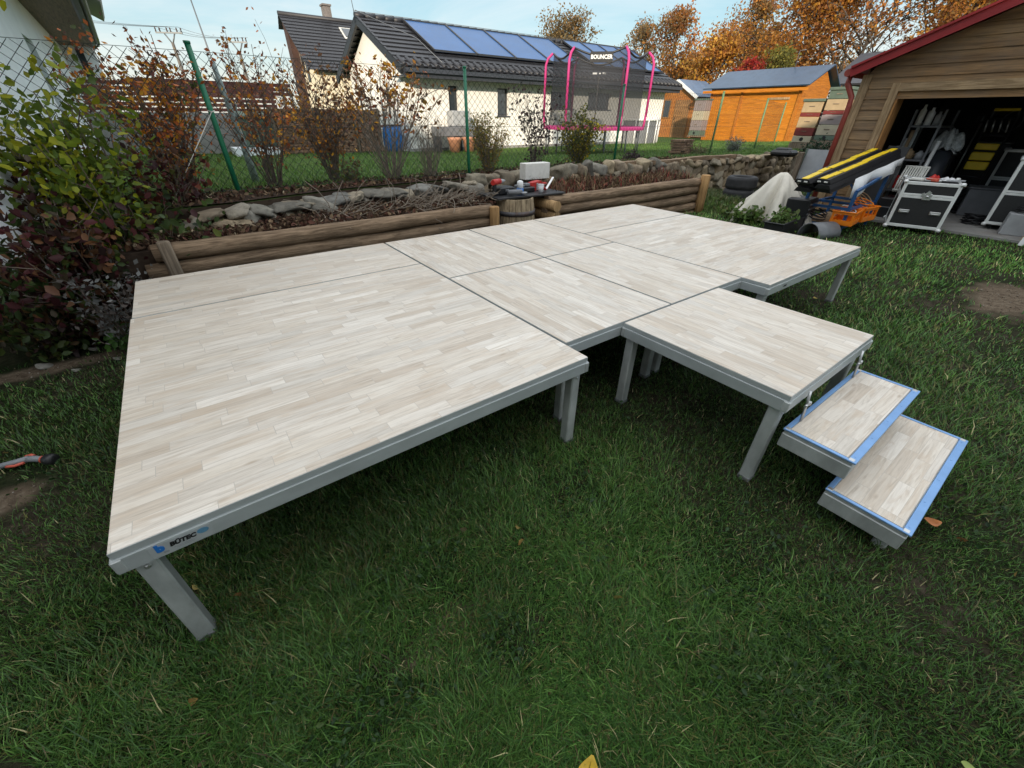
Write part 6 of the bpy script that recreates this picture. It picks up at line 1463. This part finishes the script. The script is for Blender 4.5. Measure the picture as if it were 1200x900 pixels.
leaf(-1.075, -4.105, .085, (.55, .36, .03), .6, 'curled yellow leaf on the grass at the bottom of the photo', .5)
leaf(.93, -4.455, .07, (.42, .15, .04), 2.2, 'orange brown leaf on the grass beside the lower step', .25)
leaf(3.70, -2.86, .05, (.50, .38, .08), 1.0, 'small yellow leaf on the grass beneath the far right panel', .2)
leaf(-.13, -4.775, .034, (.20, .26, .06), 1.9, 'pale green leaf on the grass in the bottom right corner', .2)

# ================================================================== TREES
# crowns read against the sky; positions in metres from the camera
RU = [(.30, .12, .03), (.24, .10, .035), (.36, .16, .035), (.20, .085, .035), (.27, .15, .05)]
OL = [(.17, .12, .055), (.21, .14, .06), (.13, .10, .05), (.24, .15, .07)]
GO = [(.40, .20, .03), (.34, .15, .03), (.42, .25, .05), (.27, .14, .04)]
def tp(px, Y): return (px-600)/472.565*(Y*.8337)
BR_ = lambda p, k=1.3: [tuple(min(1, q*k) for q in c) for c in p]
RU, OL, GO = BR_(RU, 1.25), BR_(OL, 1.15), BR_(GO, 1.25)
tree('oak_tree', 'round olive brown tree standing alone behind the bungalow roof', tp(642, 48), 48, 8.7, 2.7, OL, 4600, .12, 101, .4, .2, .12, .34, 18, .34)
tree('oak_tree', 'slim sparse brown tree behind the left of the trampoline net', tp(735, 44), 44, 8.5, 1.9, OL+RU[:1], 2300, .11, 102, .4, .15, .25, .22, 15, .3)
tree('oak_tree', 'rust brown tree behind the right pink poles', tp(774, 42), 42, 8.4, 2.4, RU+OL[:2], 4300, .115, 103, .4, .17, .2, .2, 17, .32)
tree('maple_tree', 'golden orange tree behind the small gabled shed', tp(815, 38), 38, 6.0, 2.5, GO+RU[:2], 5200, .12, 104, .4, .15, .06, .15, 17, .36)
tree('oak_tree', 'tall sparse brown tree rising behind the golden orange one', tp(840, 46), 46, 10.3, 2.4, OL+RU, 3600, .12, 105, .4, .18, .25, .2, 20, .3)
tree('oak_tree', 'big dense orange tree above the orange shed', tp(906, 36), 36, 9.9, 3.7, RU+GO[:2], 15000, .115, 106, .4, .26, .05, .16, 26, .34, sub=6)
tree('maple_tree', 'small crimson tree between the sheds', tp(864, 33), 33, 4.5, 1.0, [(.36, .035, .03), (.28, .03, .03), (.42, .09, .04)], 1600, .095, 107, .4, .09, .08, .25, 13, .34)
tree('maple_tree', 'small olive green tree above the left of the orange shed', tp(888, 32), 32, 5.1, 1.2, [(.19, .19, .045), (.25, .22, .05), (.15, .15, .045)], 2000, .095, 108, .4, .1, .08, .22, 13, .34)
tree('birch_tree', 'nearly bare tree with fine branches right of the big orange tree', tp(978, 33), 33, 10.2, 3.2, RU+OL, 380, .10, 109, .4, .16, .8, .14, 28, .26, sub=8)
tree('oak_tree', 'tall rust orange tree behind the garage roof', tp(1066, 30), 30, 9.6, 3.2, RU+GO[:2]+OL[:1], 11500, .105, 110, .4, .24, .08, .15, 24, .34, sub=6)
tree('maple_tree', 'low red brown tree just above the garage roof edge', tp(1030, 27), 27, 4.7, 1.2, RU, 1700, .09, 111, .4, .1, .1, .2, 12, .34)
tree('oak_tree', 'grey green thin tree above the right of the garage roof', tp(1140, 34), 34, 10.4, 3.2, [(.17, .17, .09), (.15, .16, .10), (.24, .19, .09)], 3600, .11, 112, .4, .18, .3, .2, 18, .3)
tree('oak_tree', 'brown tree filling the gap behind the crimson and golden trees', tp(868, 52), 52, 8.6, 3.2, OL+RU, 4600, .13, 113, .4, .2, .15, .18, 18, .36)
tree('oak_tree', 'dull orange tree in the distance behind the nearly bare tree', tp(985, 55), 55, 5.4, 3.4, RU+OL, 3600, .13, 114, .4, .2, .1, .2, 16, .36)
tree('oak_tree', 'small bushy brown tree behind the pool and the small shed', tp(795, 50), 50, 5.2, 2.6, GO+OL, 3200, .13, 115, .4, .16, .1, .15, 16, .36)

# ================================================================== POLES AND WIRES
def power_pole(px, Y, h, lb, s=1.0):
    t = thingxy('power_pole', lb, 'pole', (tp(px, Y), Y, .2), .1, 'power poles beyond the shrubs')
    mb = MB(); mb.tube([(0, 0, 0), (0, 0, h-.9)], [.16, .10], 10); mb.build('pole', M['pole_wood'], t)
    mb = MB(); mb.tube([(0, 0, h-1.0), (-.38, 0, h-.35)], .05, 6); mb.tube([(0, 0, h-1.0), (.38, 0, h-.35)], .05, 6); mb.bar((-.95*s, 0, h-.33), (.95*s, 0, h-.33), .09); mb.tube([(-.45, 0, h-1.6), (.25, 0, h-1.6)], .045, 6); mb.build('cross_arm', M['steel_far'], t)
    for x in (-.9, -.6, -.1, .15, .6, .9): mb = MB(); mb.lathe([(.035, 0), (.055, .05), (.03, .11), (.055, .17), (.03, .26)], (x*s, 0, h-.285), 8); mb.build('insulator', M['brownclad'], t)
    return t
power_pole(229, 40, 6.75, 'nearer power pole with a wide insulator arm left of the mast')
power_pole(299, 41, 6.35, 'power pole between the mast and the steep dark roof', .8)
t = thingxy('lamp_mast', 'slim leaning grey mast with a small head between the power poles', 'mast', (tp(268, 38), 38, .2), 0)
mb = MB(); mb.tube([(0, 0, 0), (-.12, 0, 4.2), (-.30, 0, 8.0)], [.08, .06, .04], 8); mb.build('pole', M['steel_far'], t)
mb = MB(); mb.lathe([(.05, 0), (.17, .06), (.17, .16), (.06, .22)], (-.30, 0, 8.0), 12); mb.build('head', M['fascia'], t)
mb = MB(); p1 = Vector((tp(229, 40), 40, 6.95)); p2 = Vector((tp(299, 41), 41, 6.5))
def span(a, b, sag): mb.tube([a.lerp(b, i/10)-Vector((0, 0, sag*4*(i/10)*(1-i/10))) for i in range(11)], .014, 4)
for dx in (-.8, 0, .8): span(p1+Vector((dx, 0, 0)), p2+Vector((dx*.8, 0, 0)), .25); span(p1+Vector((dx, 0, 0)), Vector((-46+dx, 44, 9.4)), .4)
span(p1+Vector((-.4, 0, -1.8)), Vector((-46, 44, 6.3)), .3)
o = mb.build('power_line', M['fascia'], None); tag(o, 'thin power lines running past the two poles', 'wires')
# climbing branch in the fence: pale dead trunk right of the leaning post
t = thing('dead_tree', 'pale blue grey weathered trunk with broken top right of the leaning green post', 'tree', -.55, 3.4, .66)
mb = MB(); mb.tube([(.0, 0, -.1), (-.02, 0, .5), (-.05, .02, 1.0), (-.08, .02, 1.42)], [.055, .045, .035, .03], 9); mb.tube([(-.06, .02, 1.0), (-.12, .05, 1.3)], [.02, .008], 5); mb.tube([(-.03, 0, .7), (.06, .02, 1.0)], [.018, .006], 5)
mb.build('trunk', plain('lichen_bark', (.24, .29, .28), .9, .4, 14, bmp=.4), t)

# ================================================================== UNSEEN HOUSE ADDED BEHIND THE CAMERA FOR ITS SHADE
# its long shadow lies over the yard while the houses and trees beyond still stand in the low sun
t = thingxy('unseen_shade_house', 'unseen house added behind the photographer to cast shade over the lawn and stage', 'house', (-1, -4.2, -.2), R(-2))
mb = MB(); mb.b2((-8, -8, -.2), (13, 0, 4.6)); mb.build('wall', M['plaster'], t)
mb = MB(); mb.slab([(-8.6, .6, 4.5), (-8.6, -4, 7.4), (13.6, -4, 7.4), (13.6, .6, 4.5)], .2); mb.slab([(-8.6, -4, 7.4), (-8.6, -8.6, 4.5), (13.6, -8.6, 4.5), (13.6, -4, 7.4)], .2); mb.build('roof', M['tile_brown'], t)
for x in (-6, -3, 4, 8):
    mb = MB(); mb.b2((x-.7, .002, 1.1), (x+.7, .05, 2.4)); wnd = mb.build('window', M['frame_dark'], t); mb = MB(); mb.b2((x-.62, .052, 1.18), (x+.62, .06, 2.32)); mb.build('pane', M['glass'], wnd)
# ================================================================== LIGHT, SKY, CAMERA
SUN_EL, SUN_AZ = 15, 186          # azimuth clockwise from +Y (the view direction)
w = bpy.data.worlds.new('World'); sc.world = w; w.use_nodes = True; nt = w.node_tree; nt.nodes.clear()
out = nd(nt, 'ShaderNodeOutputWorld'); bg = nd(nt, 'ShaderNodeBackground'); ln(nt, bg.outputs[0], out.inputs[0])
sky = nd(nt, 'ShaderNodeTexSky', sky_type='NISHITA', sun_disc=False, sun_elevation=R(SUN_EL), sun_rotation=R(SUN_AZ), air_density=1.0, dust_density=1.2, ozone_density=1.0, altitude=300)
tc = nd(nt, 'ShaderNodeTexCoord'); sp = nd(nt, 'ShaderNodeSeparateXYZ'); ln(nt, tc.outputs['Generated'], sp.inputs[0])
# high thin cloud, stretched along the horizon
zc = mth(nt, 'ADD', mth(nt, 'MAXIMUM', sp.outputs[2], 0.0), .12)
cb = nd(nt, 'ShaderNodeCombineXYZ'); ln(nt, mth(nt, 'DIVIDE', sp.outputs[0], zc), cb.inputs[0]); ln(nt, mth(nt, 'MULTIPLY', mth(nt, 'DIVIDE', sp.outputs[1], zc), 1.6), cb.inputs[1])
cn = noise(nt, cb.outputs[0], .55, 7, .6, .5)
blue = ramp(nt, sp.outputs[2], [(0.0, (3.9, 3.75, 3.3)), (.05, (3.4, 3.65, 3.55)), (.13, (2.0, 3.2, 3.6)), (.30, (1.5, 2.75, 3.35)), (.45, (4.5, 5.0, 5.5)), (.8, (9.5, 9.8, 10))])
cl = ramp(nt, cn, [(.40, (.0,)*3), (.70, (.75,)*3)])
c = mixc(nt, cl, blue, (4.2, 4.25, 4.15))
c = mixc(nt, .18, c, sky.outputs[0])
ln(nt, c, bg.inputs[0]); bg.inputs[1].default_value = .10
sl = bpy.data.lights.new('sun', 'SUN'); sl.energy = 2.3; sl.angle = R(1.5); sl.color = (1, .86, .68)
so = bpy.data.objects.new('sun', sl); COL.objects.link(so)
sdir = Vector((math.sin(R(SUN_AZ))*math.cos(R(SUN_EL)), math.cos(R(SUN_AZ))*math.cos(R(SUN_EL)), math.sin(R(SUN_EL))))
so.rotation_euler = sdir.to_track_quat('Z', 'Y').to_euler(); so.location = sdir*60

cam = bpy.data.cameras.new('camera'); cam.sensor_width = 36; cam.lens = 36*472.565/1200; cam.clip_start = .05; cam.clip_end = 2000
co = bpy.data.objects.new('camera', cam); COL.objects.link(co)
p_, r_ = R(33.525), R(.494)
fw = Vector((0, math.cos(p_), -math.sin(p_))); up = Vector((0, math.sin(p_), math.cos(p_))); rt = Vector((1, 0, 0))
rt2 = rt*math.cos(r_)+up*math.sin(r_); up2 = up*math.cos(r_)-rt*math.sin(r_)
mw = Matrix((rt2, up2, -fw)).transposed().to_4x4(); mw.translation = Vector((0, 0, 1.5)); co.matrix_world = mw
sc.camera = co
sc.view_settings.view_transform = 'Standard'; sc.view_settings.look = 'None'; sc.view_settings.gamma = 1; sc.view_settings.exposure = 1.15
sc.render.engine = 'CYCLES'; sc.cycles.max_bounces = 6; sc.cycles.transparent_max_bounces = 12; sc.cycles.use_denoising = True
